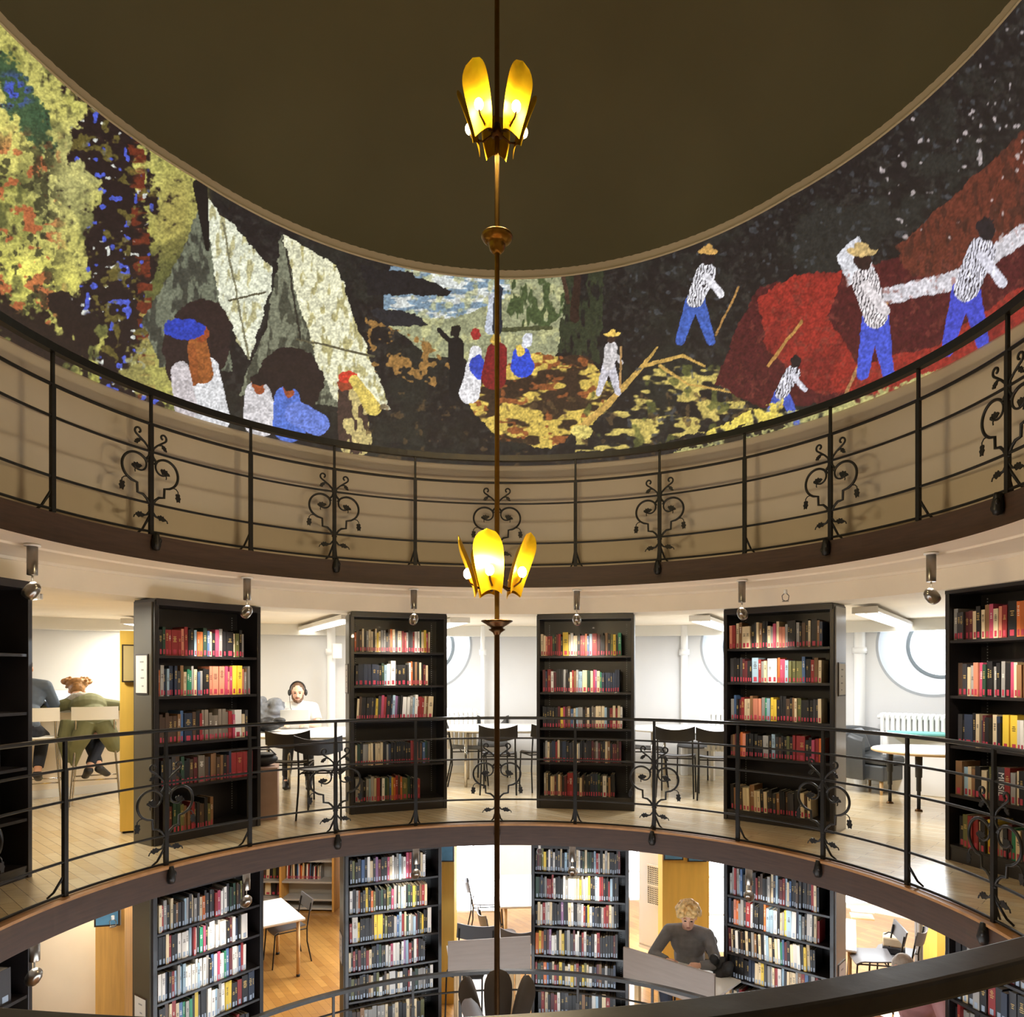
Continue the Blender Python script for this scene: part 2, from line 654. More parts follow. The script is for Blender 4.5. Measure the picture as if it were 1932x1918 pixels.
for i, (p, an) in enumerate(WIN):
    out = Vector((math.sin(an), math.cos(an), 0))
    q = out.to_track_quat('Z', 'Y').to_euler()
    wn = bpy.data.objects.new('window_%d' % (i + 1), None)
    COL.objects.link(wn)
    wn.location = p
    wn.rotation_euler = q
    wn['kind'] = 'structure'
    # splayed reveal from the wall face to the pane
    b = MB()
    n = 64
    tx = Vector((math.cos(an), -math.sin(an), 0))
    vs = []
    for k in range(n):
        u, v = math.cos(2 * PI * k / n), math.sin(2 * PI * k / n)
        q0 = p + tx * RW * u
        d2 = math.degrees(math.atan2(q0.x, q0.y))
        a_ = pol(wall_r(d2) - 0.006, d2, p.z + (RW + 0.02) * v) + tx * 0.02 * u
        vs += [a_, pol(wall_r(d2) - 0.006, d2, p.z + (RW - 0.012) * v) - tx * 0.012 * u, p + out * 0.30 + tx * 0.405 * u + Vector((0, 0, 0.405 * v)), p + out * 0.36 + tx * 0.405 * u + Vector((0, 0, 0.405 * v))]
    b.add(vs, [(k * 4 + t, ((k + 1) % n) * 4 + t, ((k + 1) % n) * 4 + t + 1, k * 4 + t + 1) for k in range(n) for t in range(3)])
    rv = struct('trim_%d' % (10 + i), b, M['reveal'])
    f = MB().lathe([(0.37, 0.28), (0.41, 0.28), (0.41, 0.34), (0.37, 0.34)], 48, close=True)
    obj('window_frame', f, M['winframe'], wn)
    g = MB().lathe([(0, 0.32), (0.39, 0.32)], 48)
    obj('window_pane', g, M['sky'], wn)

# cornice where the middle ceiling meets the wall, and its skirting board
for nm, z0, z1, dr in (('trim_6', 1.93, 2.08, 0.10), ('baseboard_middle', 0.0, 0.10, 0.02)):
    b = MB()
    vs, fs = [], []
    for k in range(NW):
        d = 360 * k / NW
        r = wall_r(d)
        for rr, z in ((r - dr, z0), (r + 0.01, z0), (r + 0.01, z1), (r - dr, z1)):
            vs.append(pol(rr, d, z))
    for k in range(NW):
        k2 = (k + 1) % NW
        for j in range(4):
            fs.append((k * 4 + j, k2 * 4 + j, k2 * 4 + (j + 1) % 4, k * 4 + (j + 1) % 4))
    b.add(vs, fs)
    struct(nm, b, M['white'])

# outer wall of the lower floor
b = MB().lathe([(9.4, ZL - 0.1), (9.6, ZL - 0.1), (9.6, -0.1), (9.4, -0.1)], 120, close=True)
struct('wall_lower', b, M['white'])


# ------------------------------------------------------------------ the picture on the curved screen
def fbm(x, y, scale, oct=4, seed=1):
    rng = np.random.RandomState(seed)
    out = np.zeros_like(x)
    amp = 0.5
    tot = 0
    for o in range(oct):
        g = rng.rand(128, 128)
        u, v = x / scale + 13.7 * o, y / scale + 7.1 * o
        iu, iv = np.floor(u).astype(int), np.floor(v).astype(int)
        fu, fv = u - iu, v - iv
        fu, fv = fu * fu * (3 - 2 * fu), fv * fv * (3 - 2 * fv)
        A = g[iu % 128, iv % 128]
        B = g[(iu + 1) % 128, iv % 128]
        C_ = g[iu % 128, (iv + 1) % 128]
        D_ = g[(iu + 1) % 128, (iv + 1) % 128]
        out += amp * ((A * (1 - fu) + B * fu) * (1 - fv) + (C_ * (1 - fu) + D_ * fu) * fv)
        tot += amp
        amp *= 0.55
        scale *= 0.5
    return out / tot


def paint_screen():
    NA, NZ, A0 = 1840, 250, 124.0
    ang = np.linspace(-A0, A0, NA + 1)
    t = np.linspace(0, 1, NZ + 1)
    AA, TT = np.meshgrid(ang, t, indexing='ij')
    top = 5.262 + 0.10 * np.minimum(1, (AA / 52.0) ** 2)
    bot = 3.438 + 0.03 * (1 - np.cos(np.radians(AA)))
    ZZ = bot + (top - bot) * TT
    R = SW - 0.012
    X = R * np.sin(np.radians(AA))
    Y = R * np.cos(np.radians(AA))
    dX, dY = X, Y + CD
    rx, ry = CAMC * dX - CAMS * dY, CAMS * dX + CAMC * dY
    px = CX + F * rx / ry
    py = CY - F * (ZZ - EZ) / ry
    # painterly wobble of the outlines
    wx = (fbm(px, py, 34, 3, 5) - 0.5) * 14 + (fbm(px, py, 7, 2, 6) - 0.5) * 6
    wy = (fbm(px, py, 34, 3, 7) - 0.5) * 14 + (fbm(px, py, 7, 2, 8) - 0.5) * 6
    x, y = px + wx, py + wy
    n1 = fbm(px, py, 70, 4, 11)
    n2 = fbm(px, py, 16, 3, 12)
    n3 = fbm(px * 0.35, py, 12, 3, 13)
    n4 = fbm(px, py * 0.4, 10, 3, 14)
    c = np.zeros(px.shape + (3,))
    c[:] = (34, 28, 29)

    def put(mask, rgb, a=1.0):
        k = (mask * a)[..., None]
        c[:] = c * (1 - k) + np.array(rgb, float) * k

    def sm(e, lo, hi):
        q = np.clip((e - lo) / (hi - lo), 0, 1)
        return q * q * (3 - 2 * q)

    def poly(pts, xx=None, yy=None):
        xx = x if xx is None else xx
        yy = y if yy is None else yy
        ins = np.zeros(xx.shape, bool)
        for i in range(len(pts)):
            (x0, y0), (x1, y1) = pts[i - 1], pts[i]
            if y0 == y1:
                continue
            ins ^= ((y0 > yy) != (y1 > yy)) & (xx < (x1 - x0) * (yy - y0) / (y1 - y0) + x0)
        return ins.astype(float)

    def oval(cx, cy, a, b_, rot=0.0, xx=None, yy=None):
        k, q = math.cos(rot), math.sin(rot)
        ux, uy = (x if xx is None else xx) - cx, (y if yy is None else yy) - cy
        e = ((ux * k + uy * q) / a) ** 2 + ((-ux * q + uy * k) / b_) ** 2
        return (e < 1).astype(float)

    def bar(x0, y0, x1, y1, r0, r1=None, xx=None, yy=None):
        r1 = r0 if r1 is None else r1
        xx = px + wx * 0.3 if xx is None else xx
        yy = py + wy * 0.3 if yy is None else yy
        L2 = (x1 - x0) ** 2 + (y1 - y0) ** 2 + 1e-9
        q = np.clip(((xx - x0) * (x1 - x0) + (yy - y0) * (y1 - y0)) / L2, 0, 1)
        d = np.hypot(xx - x0 - q * (x1 - x0), yy - y0 - q * (y1 - y0))
        return (d < r0 + (r1 - r0) * q).astype(float)

    # left meadow with flowers
    n5 = fbm(px, py, 10, 3, 15)
    n6 = fbm(px, py, 130, 3, 16)
    mead = sm(-(x + (y - 450) * 0.10), -400, -335)
    put(mead, (168, 164, 84))
    put(mead * sm(n1, 0.38, 0.66), (122, 122, 64), 0.9)
    put(mead * sm(n6, 0.45, 0.6), (196, 188, 104), 0.75)
    put(mead * sm(n2, 0.48, 0.72), (206, 200, 112), 0.6)
    put(mead * sm(fbm(px, py, 60, 4, 21), 0.52, 0.64), (70, 72, 42), 0.75)
    put(mead * sm(n5, 0.54, 0.70), (62, 62, 40), 0.5)
    soft = lambda cx, cy, a, b_, r: np.clip(1.35 - 1.35 * np.sqrt((((x - cx) * math.cos(r) + (y - cy) * math.sin(r)) / a) ** 2 + ((-(x - cx) * math.sin(r) + (y - cy) * math.cos(r)) / b_) ** 2), 0, 1)
    put(mead * soft(60, 525, 150, 62, 0.35) * sm(n2, 0.25, 0.55), (240, 232, 112))
    put(mead * soft(10, 250, 150, 90, 0.5), (222, 212, 116), 0.8)
    put(mead * soft(140, 330, 90, 140, 0.3), (204, 198, 128), 0.7)
    put(mead * soft(330, 400, 60, 120, 0.2), (150, 138, 74), 0.7)
    put(mead * sm(soft(40, 190, 44, 150, -0.5) + (n5 - 0.5) * 0.9, 0.3, 0.5), (50, 76, 54), 0.9)
    put(mead * soft(26, 172, 44, 40, 0.6) * sm(n5, 0.5, 0.56), (72, 90, 190))
    fl = np.clip((y - 235) / 60, 0, 1) * np.clip((130 - px) / 40, 0, 1)
    put(mead * fl * sm(fbm(px, py, 18, 3, 23) + (n1 - 0.5) * 0.6, 0.60, 0.66), (178, 92, 58), 0.85)
    put(mead * fl * sm(fbm(px, py, 14, 3, 24) + (n6 - 0.5) * 0.8, 0.58, 0.64), (52, 50, 34), 0.8)
    put(mead * sm(soft(70, 640, 190, 70, 0.5) + (n2 - 0.5) * 1.3, 0.45, 0.6), (42, 30, 26))
    put(mead * sm(soft(140, 600, 90, 46, 0.9) + (n2 - 0.5) * 0.8, 0.4, 0.5), (40, 28, 26))
    # dark flowering tree
    tr = np.clip(1 - np.abs(x - 222 - (y - 450) * 0.08) / (66 + 44 * (n1 - 0.5) * 4), 0, 1)
    put(sm(tr + (n5 - 0.5) * 0.5, 0.10, 0.20), (38, 26, 26))
    put((np.abs(x - 268 - (y - 500) * 0.04) < 15) * sm(n3, 0.42, 0.6), (104, 46, 30))
    put(sm(tr, 0.02, 0.2) * sm(fbm(px, py, 15, 2, 31), 0.72, 0.75), (78, 92, 196))
    put(sm(tr, 0.02, 0.2) * sm(fbm(px, py, 12, 2, 32), 0.78, 0.81), (206, 208, 200))
    put(sm(tr, 0.1, 0.3) * sm(fbm(px, py, 20, 3, 33), 0.64, 0.70), (112, 102, 48), 0.8)
    put(sm(soft(285, 700, 80, 80, 0) + (n5 - 0.5), 0.4, 0.7), (164, 158, 88), 0.8)
    forest = np.clip((px - 380) / 60, 0, 1)
    put(forest * sm(n5, 0.5, 0.75), (58, 56, 52), 0.6)
    put(forest * sm(n1, 0.5, 0.7), (44, 44, 38), 0.6)
    # pale cones of cloth
    put(poly([(386, 372), (415, 560), (440, 700), (300, 690), (268, 605), (330, 500)]), (108, 112, 94))
    put(poly([(386, 372), (415, 560), (440, 700), (300, 690), (268, 605), (330, 500)]) * sm(n4, 0.5, 0.62), (64, 64, 56))
    put(poly([(388, 372), (512, 508), (510, 548), (472, 680), (412, 570)]), (218, 220, 196))
    put(poly([(388, 372), (512, 508), (510, 548), (472, 680), (412, 570)]) * sm(n4, 0.54, 0.66), (178, 172, 128))
    put(poly([(530, 440), (560, 560), (600, 690), (640, 770), (452, 742), (505, 610)]), (118, 120, 100))
    put(poly([(530, 440), (560, 560), (600, 690), (640, 770), (452, 742), (505, 610)]) * sm(n4, 0.5, 0.6), (72, 72, 60))
    put(poly([(532, 440), (632, 500), (738, 772), (640, 770), (600, 690), (560, 560)]), (222, 220, 188))
    put(poly([(532, 440), (632, 500), (738, 772), (640, 770), (600, 690), (560, 560)]) * sm(n4, 0.56, 0.66), (176, 168, 118))
    put(oval(372, 650, 62, 88, 0.25), (46, 32, 32))
    put(oval(548, 720, 62, 66), (42, 30, 30))
    put(bar(378, 350, 392, 470, 14, 4), (30, 24, 24))
    put(bar(420, 420, 470, 676, 2), (120, 116, 90))
    put(bar(432, 566, 500, 552, 2), (86, 80, 60))
    put(bar(560, 640, 706, 672, 2), (92, 86, 64))
    put(bar(540, 470, 566, 640, 2), (50, 46, 40))

    def fig(cx, cy, s, top_, legs, skin, hat=None, stripe=False, lean=0.0, spread=0.35):
        """a plain little figure: two legs, a torso, an arm, a head"""
        hx = cx + lean * s * 0.5
        put(bar(cx - s * 0.06, cy, cx - s * spread, cy + s * 0.95, s * 0.17, s * 0.10), legs)
        put(bar(cx + s * 0.06, cy, cx + s * spread, cy + s * 0.95, s * 0.17, s * 0.10), legs)
        tm = bar(cx, cy - s * 0.02, hx, cy - s * 0.62, s * 0.20, s * 0.23)
        put(tm, top_)
        if stripe:
            put(tm * (np.sin((px - cx + wx) * 1.1 + (py - cy) * 0.2) > 0.55), (52, 46, 52))
        put(bar(hx, cy - s * 0.55, hx + s * 0.34, cy - s * 0.12, s * 0.08), top_)
        put(oval(hx + lean * s * 0.12, cy - s * 0.98, s * 0.15, s * 0.18), skin)
        if hat is not None:
            put(oval(hx + lean * s * 0.12, cy - s * 1.12, s * 0.26, s * 0.08), hat)
            put(oval(hx + lean * s * 0.12, cy - s * 1.18, s * 0.13, s * 0.12), hat)

    # people by the cones
    put(bar(386, 700, 400, 790, 28, 34), (214, 214, 216))
    put(bar(374, 650, 384, 706, 18, 18), (150, 88, 44))
    put(bar(362, 655, 366, 720, 8), (140, 78, 40))
    put(oval(382, 632, 11, 14), (146, 70, 38))
    put(oval(348, 622, 40, 20, 0.15), (44, 62, 170))
    put(bar(340, 700, 352, 770, 18, 22), (196, 188, 190))
    for a_, b_, k_ in ((486, 742, 0), (540, 752, 1)):
        put(bar(a_, b_, a_ + 6, b_ + 48, 24, 34), (206, 202, 204) if k_ == 0 else (84, 112, 196))
        put(oval(a_ + 2, b_ - 18, 12, 17), (150, 76, 42))
        put(oval(a_ + 4, b_ - 28, 14, 12), (38, 28, 28))
    put(bar(600, 800, 560, 780, 22), (104, 126, 206))
    put(bar(660, 745, 670, 830, 24, 32), (196, 178, 118))
    put(bar(660, 745, 670, 830, 24, 32) * sm(n4, 0.5, 0.54), (70, 52, 46))
    put(oval(652, 722, 13, 15), (146, 66, 42))
    put(oval(656, 708, 17, 10), (196, 62, 44))
    put(bar(668, 716, 704, 770, 9, 15), (214, 190, 96))
    # open water and clearing in the middle
    lag = poly([(742, 505), (1068, 505), (1066, 600), (1040, 700), (960, 700), (800, 668), (728, 610), (726, 545)])
    put(lag, (150, 152, 118))
    put(poly([(740, 500), (960, 500), (960, 560), (860, 600), (724, 600), (724, 540)]), (120, 142, 160))
    put(poly([(740, 500), (960, 500), (960, 560), (860, 600), (724, 600), (724, 540)]) * sm(n4 * 0 + fbm(px * 0.25, py, 9, 3, 41), 0.52, 0.6), (206, 210, 206))
    put(lag * sm(n2, 0.5, 0.64), (186, 184, 132), 0.7)
    put(oval(1010, 560, 60, 60) * lag * sm(n4, 0.46, 0.55), (72, 84, 52))
    put(poly([(680, 500), (770, 515), (850, 548), (842, 560), (750, 556), (690, 560)]), (36, 32, 34))
    put(poly([(700, 585), (780, 590), (810, 612), (722, 615)]), (42, 40, 44))
    put(bar(930, 622, 1040, 618, 4), (74, 76, 50))
    put(poly([(1066, 500), (1140, 500), (1130, 690), (1050, 660), (1062, 590)]) * sm(n4, 0.36, 0.5), (52, 56, 40))
    put(bar(1090, 510, 1084, 600, 6, 9), (52, 36, 30))
    put(bar(1062, 520, 1072, 570, 4), (70, 50, 40))
    # wood pile and undergrowth
    heap = poly([(872, 752), (930, 700), (1010, 664), (1110, 676), (1160, 740), (1120, 800), (1040, 846), (940, 830)])
    put(heap, (58, 42, 32))
    put(heap * sm(fbm(px * 0.7, py * 1.5, 26, 3, 51), 0.47, 0.56), (206, 178, 86))
    put(heap * sm(fbm(px, py * 1.6, 22, 3, 52), 0.62, 0.7), (140, 82, 46))
    und = poly([(1120, 730), (1250, 690), (1420, 690), (1430, 770), (1340, 810), (1180, 850), (1080, 850)])
    put(und * sm(fbm(px * 0.6, py * 1.6, 26, 3, 53), 0.53, 0.6), (196, 176, 96))
    put(und * sm(fbm(px, py, 24, 3, 54), 0.6, 0.68), (94, 96, 50), 0.8)
    put(poly([(690, 600), (800, 640), (850, 690), (860, 740), (700, 700)]) * sm(n2, 0.55, 0.62), (150, 112, 62))
    low = (py > 740) & (px > 690) & (px < 1500)
    put(low * sm(n2, 0.66, 0.74), (92, 72, 48), 0.7)
    # branches
    for seg in ((1090, 812, 1150, 760, 7, 6), (1150, 760, 1212, 690, 6, 4), (1212, 690, 1290, 672, 4, 3), (1200, 706, 1240, 655, 4, 2), (1245, 690, 1300, 725, 3, 2), (1290, 672, 1330, 690, 3, 2), (1300, 725, 1390, 740, 2, 2)):
        put(bar(*seg), (196, 158, 84))
    put(oval(1098, 816, 18, 14), (214, 196, 110))
    # little group in the clearing
    put(bar(866, 690, 862, 742, 18, 16), (30, 26, 28))
    put(bar(860, 650, 862, 690, 15, 14), (30, 26, 28))
    put(bar(850, 644, 828, 622, 5), (30, 26, 28))
    put(oval(858, 624, 9, 12), (34, 28, 28))
    put(bar(894, 690, 886, 742, 14, 20), (222, 220, 222))
    put(bar(898, 664, 896, 690, 12, 13), (226, 224, 226))
    put(oval(902, 692, 14, 24), (58, 76, 188))
    put(oval(898, 632, 11, 10), (150, 46, 44))
    put(bar(938, 664, 932, 712, 20, 24), (122, 34, 36))
    put(oval(938, 638, 9, 11), (206, 170, 80))
    put(bar(984, 668, 986, 690, 16, 22), (52, 76, 200))
    put(oval(996, 642, 10, 12), (212, 214, 222))
    put(oval(984, 660, 10, 12), (216, 186, 84))
    put(bar(930, 560, 926, 620, 8, 11), (190, 196, 208))
    put(bar(940, 545, 938, 622, 8, 9), (40, 42, 52))
    fig(1148, 690, 54, (206, 200, 200), (200, 196, 204), (60, 42, 36), (220, 184, 92), lean=0.2)
    put(bar(1172, 655, 1170, 730, 2), (170, 132, 84))
    # dark wood to the right, red earth in bands
    right = (px > 1180).astype(float)
    put(right * sm(n1, 0.55, 0.7) * (py < 560), (46, 44, 42), 0.8)
    put(right * sm(fbm(px, py, 12, 2, 61), 0.72, 0.78), (70, 72, 76), 0.7)
    red = poly([(1380, 640), (1430, 540), (1560, 520), (1932, 430), (1990, 660), (1640, 760), (1440, 770), (1350, 720)])
    put(red, (78, 30, 32))
    bank = poly([(1430, 560), (1500, 520), (1590, 515), (1560, 600), (1620, 690), (1760, 650), (1960, 520), (1990, 640), (1700, 740), (1540, 745), (1450, 660)])
    put(bank, (146, 46, 38))
    put(bank * sm(n1, 0.5, 0.62), (116, 38, 34), 0.8)
    put(poly([(1690, 470), (1830, 340), (1960, 220), (1960, 420), (1800, 530), (1720, 520)]), (100, 50, 38))
    put(poly([(1690, 470), (1830, 340), (1960, 220), (1960, 420), (1800, 530), (1720, 520)]) * sm(n4, 0.52, 0.62), (76, 42, 34))
    put(poly([(1640, 545), (1780, 520), (1960, 400), (1960, 440), (1790, 552), (1650, 575)]), (206, 202, 208))
    put(poly([(1576, 482), (1622, 446), (1652, 510), (1600, 540)]), (212, 212, 218))
    put(right * sm(fbm(px, py, 14, 2, 64), 0.78, 0.82) * (px > 1660) * (py < 480), (196, 184, 184), 0.8)
    put(red * sm(n5, 0.62, 0.7), (120, 60, 50), 0.5)
    # workers, plain and small
    fig(1312, 566, 82, (222, 220, 226), (68, 96, 178), (42, 32, 34), (206, 160, 90), True, lean=0.5, spread=0.35)
    put(bar(1350, 632, 1395, 540, 2), (170, 128, 74))
    fig(1475, 742, 62, (214, 212, 222), (74, 92, 186), (40, 30, 32), None, True, lean=0.7, spread=0.5)
    put(bar(1450, 690, 1512, 608, 3), (178, 132, 72))
    fig(1652, 600, 112, (222, 214, 216), (72, 86, 196), (52, 34, 32), (206, 176, 118), True, lean=-0.35, spread=0.22)
    put(bar(1596, 744, 1672, 572, 3), (170, 124, 80))
    fig(1822, 548, 118, (214, 212, 224), (70, 76, 190), (40, 32, 36), None, True, lean=0.5, spread=0.3)
    # pale ground at the foot of the picture, right
    put(poly([(1270, 850), (1400, 786), (1560, 770), (1640, 742), (1800, 690), (1960, 600), (1960, 700), (1800, 790), (1600, 830), (1300, 880)]) * sm(n2, 0.25, 0.45), (176, 170, 110))
    put(poly([(1330, 815), (1480, 750), (1480, 795), (1340, 830)]) * sm(n2, 0.3, 0.5), (222, 200, 92))
    put(poly([(1270, 850), (1400, 800), (1520, 790), (1400, 840)]) * sm(n2, 0.46, 0.52), (46, 38, 30))
    fig(1652, 600, 112, (222, 214, 216), (72, 86, 196), (52, 34, 32), (206, 176, 118), True, lean=-0.35, spread=0.22)
    # weave of the brushwork
    g = 1 + (fbm(px, py, 5, 2, 71) - 0.5) * 0.36 + (fbm(px, py, 2.6, 1, 72) - 0.5) * 0.35
    c = np.clip(c * g[..., None], 0, 255) / 255.0
    lc = np.where(c <= 0.04045, c / 12.92, ((c + 0.055) / 1.055) ** 2.4)
    n = (NA + 1) * (NZ + 1)
    co = np.stack([X, Y, ZZ], -1).reshape(n, 3)
    ids = np.arange(n).reshape(NA + 1, NZ + 1)
    q = np.stack([ids[:-1, :-1], ids[:-1, 1:], ids[1:, 1:], ids[1:, :-1]], -1).reshape(-1, 4)
    me = bpy.data.meshes.new('video_screen')
    me.vertices.add(n)
    me.vertices.foreach_set('co', co.ravel())
    me.loops.add(q.size)
    me.loops.foreach_set('vertex_index', q.ravel().astype(np.int32))
    me.polygons.add(len(q))
    me.polygons.foreach_set('loop_start', np.arange(0, q.size, 4, dtype=np.int32))
    at = me.color_attributes.new('col', 'FLOAT_COLOR', 'POINT')
    buf = np.ones((n, 4), np.float32)
    buf[:, :3] = lc.reshape(n, 3)
    at.data.foreach_set('color', buf.ravel())
    me.materials.append(attr_mat('screen_glow', 0.6, 0.85))
    me.update()
    o = bpy.data.objects.new('video_screen', me)
    COL.objects.link(o)
    tag(o, 'long curved screen showing a painted landscape, round the drum under the dome', 'screen')


paint_screen()


# ------------------------------------------------------------------ wrought-iron railings
def ang_at(x, R, z=1.0):
    lo, hi = -100.0, 100.0
    best, bd = 0, 1e9
    for i in range(4001):
        a = -100 + i * 0.05
        p = pol(R, a, z)
        e = abs(pr(*p)[0] - x)
        if e < bd and pr(*p)[1] == pr(*p)[1] and p.y + CD > 2.5:
            best, bd = a, e
    return best


def spiral(cx, cz, r0, r1, a0, a1, n):
    return [(cx + (r0 + (r1 - r0) * i / n) * math.cos(math.radians(a0 + (a1 - a0) * i / n)), cz + (r0 + (r1 - r0) * i / n) * math.sin(math.radians(a0 + (a1 - a0) * i / n))) for i in range(n + 1)]


LEAF = [(-0.034, 0.004), (-0.028, 0.016), (-0.018, 0.014), (-0.012, 0.024), (0.0, 0.018), (0.010, 0.023), (0.016, 0.012), (0.030, 0.008), (0.038, -0.004), (0.024, -0.010), (0.014, -0.016), (0.0, -0.012), (-0.014, -0.018), (-0.022, -0.009)]
HANG = [(0, 0.03), (0.012, 0.034), (0.018, 0.024), (0.014, 0.012), (0.022, 0.002), (0.014, -0.012), (0.012, -0.028), (0.0, -0.022), (-0.012, -0.028), (-0.014, -0.012), (-0.022, 0.002), (-0.014, 0.012), (-0.018, 0.024), (-0.012, 0.034)]


def leaf(mb, cx, cz, shape, k=1.0, rot=0.0):
    c_, s_ = math.cos(rot), math.sin(rot)
    mb.prism([(cx + k * (a * c_ - b_ * s_), cz + k * (a * s_ + b_ * c_)) for a, b_ in shape], 0.006)


def ornament(mb):
    for sg in (-1, 1):
        def T(pts, r):
            mb.tube([(sg * a, 0, z) for a, z in pts], r * 1.4, 6)
        T([(0.008, 0.56), (0.02, 0.625), (0.05, 0.655), (0.085, 0.68)] + spiral(0.098, 0.725, 0.03, 0.012, -60, 250, 14), 0.0055)
        leaf(mb, sg * 0.105, 0.648, LEAF, 0.8, -0.7 * sg)
        T([(0.06, 0.66), (0.09, 0.668), (0.11, 0.66)], 0.004)
        T([(0.004, 0.60), (0.018, 0.56), (0.040, 0.535)], 0.0065)
        T(spiral(0.118, 0.462, 0.103, 0.103, 150, -62, 22) + [(0.150, 0.362), (0.108, 0.352), (0.105, 0.285), (0.062, 0.278), (0.035, 0.255), (0.010, 0.215)], 0.0068)
        T(spiral(0.09, 0.497, 0.055, 0.05, 140, 330, 12), 0.005)
        leaf(mb, sg * 0.112, 0.470, LEAF, 1.15, -0.25 * sg)
        T([(0.115, 0.46), (0.125, 0.44), (0.122, 0.425)], 0.003)
        T([(0.176, 0.376), (0.205, 0.372), (0.222, 0.355), (0.222, 0.33)], 0.003)
        leaf(mb, sg * 0.222, 0.305, HANG, 1.05, 0.1 * sg)
        T([(0.006, 0.20), (0.012, 0.165), (0.035, 0.135), (0.06, 0.128)], 0.0055)
        leaf(mb, sg * 0.085, 0.126, LEAF, 1.05, -0.15 * sg)
        T([(0.11, 0.126), (0.128, 0.118), (0.135, 0.10)], 0.0032)
    for z in (0.60, 0.205):
        mb.ell((0, 0, z), (0.026, 0.014, 0.011), 10)


def railing(name, R, z0, span, posts, label, hand, m_hand, m_iron, levels, ornate=True, thin_top=False, fascia_r=None):
    root = empty(name, (0, 0, z0), 0, label, 'railing')
    b = MB()
    if hand[0] == 'round':
        b.tube(arc(R, span[0], span[1], levels[0] - hand[1], 140), hand[1], 8)
    else:
        b.flat(arc(R, span[0], span[1], levels[0] - hand[2] / 2, 140), hand[1], hand[2])
    obj('handrail', b, m_hand, root)
    for z in levels[1:]:
        b = MB().tube(arc(R, span[0], span[1], z, 140), 0.0115 if z == levels[1] and thin_top else 0.009, 6)
        obj('rail', b, m_iron, root)
    for a, k in posts:
        b = MB()
        w1 = 0.015
        if thin_top:
            b.box(-w1, w1, -w1 * 0.8, w1 * 0.8, 0.0, 0.80)
            b.box(-w1 * 0.62, w1 * 0.62, -w1 * 0.6, w1 * 0.6, 0.79, levels[0] - 0.012)
        else:
            b.box(-w1, w1, -w1 * 0.8, w1 * 0.8, 0.0, 0.80)
            b.box(-w1 * 0.7, w1 * 0.7, -w1 * 0.6, w1 * 0.6, 0.79, levels[0] - 0.012)
        p = pol(R, a, 0)
        o = obj('post', b, m_iron, root, loc=p, rz=-math.radians(a))
        if ornate:
            b = MB()
            for sx in (-1, 1):
                b.tube([(sx * 0.006, -0.004, 0.15), (sx * 0.014, 0.014, 0.11), (sx * 0.034, 0.05, 0.035), (sx * 0.058, 0.075, 0.004)], [0.008, 0.009, 0.008, 0.007], 6)
            obj('brace', b, m_iron, o)
            if k == 'o':
                b = MB()
                ornament(b)
                obj('scroll_ornament', b, m_iron, o)
                b = MB()
                rr = -0.028
                b.lathe([(0.0, -0.125), (0.022, -0.118), (0.032, -0.09), (0.030, -0.05), (0.022, -0.02), (0.018, 0.004), (0, 0.006)], 10, c=(0, rr - 0.03, 0))
                b.ell((0.018, rr - 0.045, -0.05), (0.014, 0.014, 0.022), 8)
                b.ell((-0.018, rr - 0.045, -0.08), (0.014, 0.014, 0.022), 8)
                b.box(-0.012, 0.012, -0.05, 0.0, -0.02, -0.002)
                obj('base_knob', b, m_iron, o)
    return root


XM = {-5: 122.5, -4: 313, -3: 471, -2: 633, -1: 784, 1: 1085, 2: 1234, 3: 1392, 4: 1553, 5: 1712, 6: 1875}
XU = {-5: 99.5, -4: 285, -3: 473, -2: 631, -1: 783.6, 1: 1085.8, 2: 1244.5, 3: 1405, 4: 1566.5, 5: 1733, 6: 1901}


def posts_for(X, R, z):
    out = []
    for k in range(-7, 8):
        a = 0.0 if k == 0 else (ang_at(X[k], R, z) if k in X else 15.0 * k)
        out.append((a, 'o' if k % 2 == 0 else 'p'))
    return out


PM = posts_for(XM, RM, 0.5)
PU = posts_for(XU, RU, Z2 + 0.5)
railing('gallery_railing', RM, 0.0, (-113, 113), PM, 'black iron railing with leafy scrolls round the wooden floor of the middle gallery', ('round', 0.014), M['rail'], M['iron'], [1.0, 0.797, 0.60, 0.224, 0.02])
railing('gallery_railing', RU, Z2, (-118, 118), PU, 'iron railing with leafy scrolls below the painted screen, topped by a thick black handrail', ('flat', 0.05, 0.052), M['rail'], M['iron'], [1.055, 0.80, 0.60, 0.224, 0.02], thin_top=True)
PL = [(ang_at(x, 2.70, -1.8), 'p') for x in (470, 629, 779, 868, 1090, 1231, 1400, 1560)]
railing('gallery_railing', 2.70, ZL, (-75, 75), PL, 'plain flat-bar railing of the lowest gallery, seen under the desk panels', ('flat', 0.05, 0.03), M['iron'], M['iron'], [1.07, 0.885, 0.6, 0.3], ornate=False)

# broad worn handrail just in front of the viewer
root = empty('near_handrail', (0, 0, 0), 0, 'broad worn black handrail crossing the bottom edge close to the viewer', 'handrail')
b = MB()
NP = [at_z(x, y, 0.857) for x, y in ((-260, 1872), (0, 1897), (180, 1909), (390, 1917), (634, 1918), (940, 1910), (1012, 1906), (1210, 1893), (1400, 1869), (1500, 1850), (1740, 1803), (1932, 1765), (2120, 1718))]
na = np.array([math.degrees(math.atan2(p.x, p.y)) % 360 for p in NP])
nr = np.array([math.hypot(p.x, p.y) for p in NP])
nfit = np.polyfit(na - 180, nr, 4)


def near_r(a):
    a = max(na.min(), min(na.max(), a))
    return float(np.polyval(nfit, a - 180))


